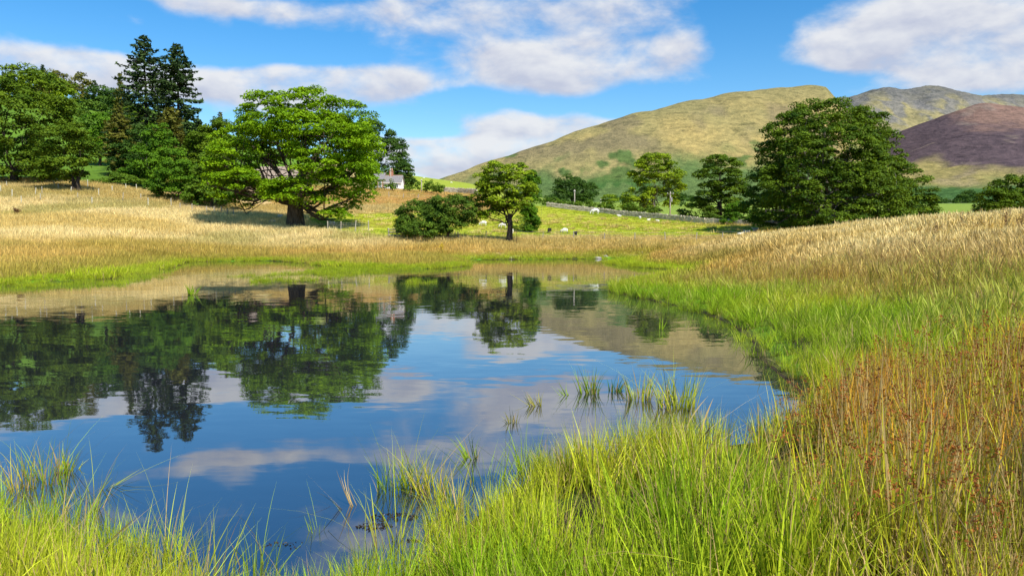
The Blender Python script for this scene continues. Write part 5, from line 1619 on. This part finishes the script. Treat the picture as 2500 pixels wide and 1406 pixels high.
# ------------------------------------------------------------------ tufts standing by themselves in the water
TUFTS = [  # px, py of the foot, radius m, height, blades, colour, dry share, tilt x, label
    (960, 1195, .13, .34, 55, G_BRIGHT, .12, .05, 'left third of the big grass clump standing in the near water'),
    (1015, 1192, .12, .36, 55, G_LIME, .12, .0, 'middle third of the big grass clump standing in the near water'),
    (1062, 1205, .12, .33, 44, G_YEL, .30, -.12, 'right yellowish third of the big grass clump in the near water'),
    (1158, 1118, .07, .26, 26, G_BRIGHT, .25, -.35, 'small tuft leaning left beside the big clump'),
    (1285, 1165, .09, .40, 40, G_BRIGHT, .10, .0, 'dark footed green tuft off the near bank'),
    (1205, 1185, .22, .36, 30, G_BRIGHT, .10, .1, 'loose thin blades between big clump and near bank'),
    (1438, 958, .13, .34, 44, G_BRIGHT, .12, -.05, 'pale green tuft in open water off the near bank'),
    (1500, 955, .10, .24, 30, G_DEEP, .2, .2, 'low tuft just right of the pale green open water tuft'),
    (1560, 975, .14, .36, 55, G_LIME, .2, .0, 'dense brown footed tuft nearest the right near bank'),
    (1655, 995, .22, .46, 90, G_LIME, .15, .0, 'broad bushy tuft joined to the near bank at its water edge'),
    (1310, 992, .07, .22, 22, G_YEL, .25, -.3, 'tiny tuft leaning left in the open blue water'),
    (1253, 1032, .05, .18, 18, G_OLIVE, .4, -.2, 'smallest brownish tuft in the open blue water'),
    (1385, 965, .05, .22, 10, G_BRIGHT, .2, -.7, 'thin sprig lying left of the pale green tuft'),
    (110, 1178, .15, .34, 60, G_BRIGHT, .2, .0, 'tall grass clump at the left edge of the water'),
    (45, 1195, .12, .38, 36, G_YEL, .3, -.1, 'yellowish grass clump at the extreme left water edge'),
    (160, 1150, .08, .26, 30, G_LIME, .35, .1, 'small tuft right behind the tall left clump'),
    (245, 1192, .03, .34, 10, G_LIME, .1, .8, 'bright sprig leaning far right over the water'),
    (230, 1240, .05, .34, 12, G_LIME, .3, .1, 'upright thin sprig below the leaning one'),
    (190, 1260, .10, .32, 30, G_BRIGHT, .2, .2, 'green tuft in the shallow water at lower left'),
    (145, 1330, .12, .40, 34, G_BRIGHT, .2, .1, 'lush tuft at the lower left bank edge'),
    (775, 1295, .04, .22, 9, G_BRIGHT, .0, .0, 'little sprig of a few blades in the near dark water'),
    (860, 1235, .05, .30, 7, G_TAN, .8, -.5, 'bent dry stalks left of the big clump'),
    (960, 1345, .20, .42, 36, G_LIME, .12, .0, 'open spray of long blades in front of the floating weed'),
    (1100, 1300, .16, .40, 44, G_LIME, .2, -.05, 'yellow green tuft at the near bank corner'),
    (620, 1395, .14, .36, 22, G_BRIGHT, .15, .1, 'sparse tuft at the bottom of the water, middle left'),
    (400, 1390, .16, .42, 40, G_LIME, .15, .0, 'sparse bright tuft at the bottom left of the water'),
    (500, 1410, .16, .40, 34, G_LIME, .15, .1, 'sparse bright tuft at the bottom edge right of the lower left bank'),
    (1612, 805, .03, .30, 6, G_BRIGHT, .0, .3, 'two leaved sprig in the water by the right bank'),
    (470, 720, .14, .40, 26, G_BRIGHT, .1, .1, 'solitary small tuft in the water off the left shore'),
]
for i, (px, py, rr, hh, nb, colr, dr, tl, lb) in enumerate(TUFTS):
    rng = np.random.default_rng(600 + i)
    q = on_water(px, py); q[2] = -.05
    hh *= 1.2; nb = int(nb * 1.25)
    sets = [dict(n=nb, Rr=rr, h0=hh * .45, h1=hh * 1.05, w=.0062 * max(1.0, q[1] / 5.2) if q[1] < 20 else .03, lean=.16, curve=.18, seg=4), dict(n=max(2, nb // 12), Rr=rr, h0=hh * 1.2, h1=hh * 1.55, w=.0042 * max(1.0, q[1] / 5.2) if q[1] < 20 else .015, lean=.35, curve=.25, seg=5)]
    o = link('grass_tuft', tuft('grass_tuft', sets, M_GRASS, rng), None, tuple(q))
    o.rotation_euler = (0, tl, 0)
    o['tint'] = [float(v) for v in colr] ; o['dry'] = float(dr); o['headc'] = [.2, .1, .03]
    tag(o, lb, 'grass tuft', 'tufts standing in the water')

# floating weed near the bank
rng = np.random.default_rng(900)
fl = []
for (px, py, rx, ry, n) in [(960, 1262, 60, 8, 150), (915, 1285, 45, 7, 120), (1010, 1320, 18, 3, 40), (700, 1330, 60, 6, 30)]:
    c = on_water(px, py)
    a = rng.uniform(0, 6.28, n); r_ = np.sqrt(rng.random(n))
    fl.append(np.stack([c[0] + np.cos(a) * r_ * rx * c[1] / FPX, c[1] + np.sin(a) * r_ * ry * c[1] / FPX * 4, rng.uniform(.001, .004, n)], 1))
fl = np.concatenate(fl); N = np.tile([0, 0, 1.0], (len(fl), 1)) + rng.normal(size=(len(fl), 3)) * .35
N /= np.linalg.norm(N, axis=1, keepdims=True)
V = leaf_quads(fl, N, .024, rng, .5)
wd = link('floating_weed', mesh_np('floating_weed', V, np.arange(len(V)).reshape(-1, 4), [M_WEED], False, {'tint': ('FLOAT', np.repeat(rng.random(len(fl)), 4))}))
tag(wd, 'dark floating weed in front of the big grass clump', 'weed', kind='stuff')
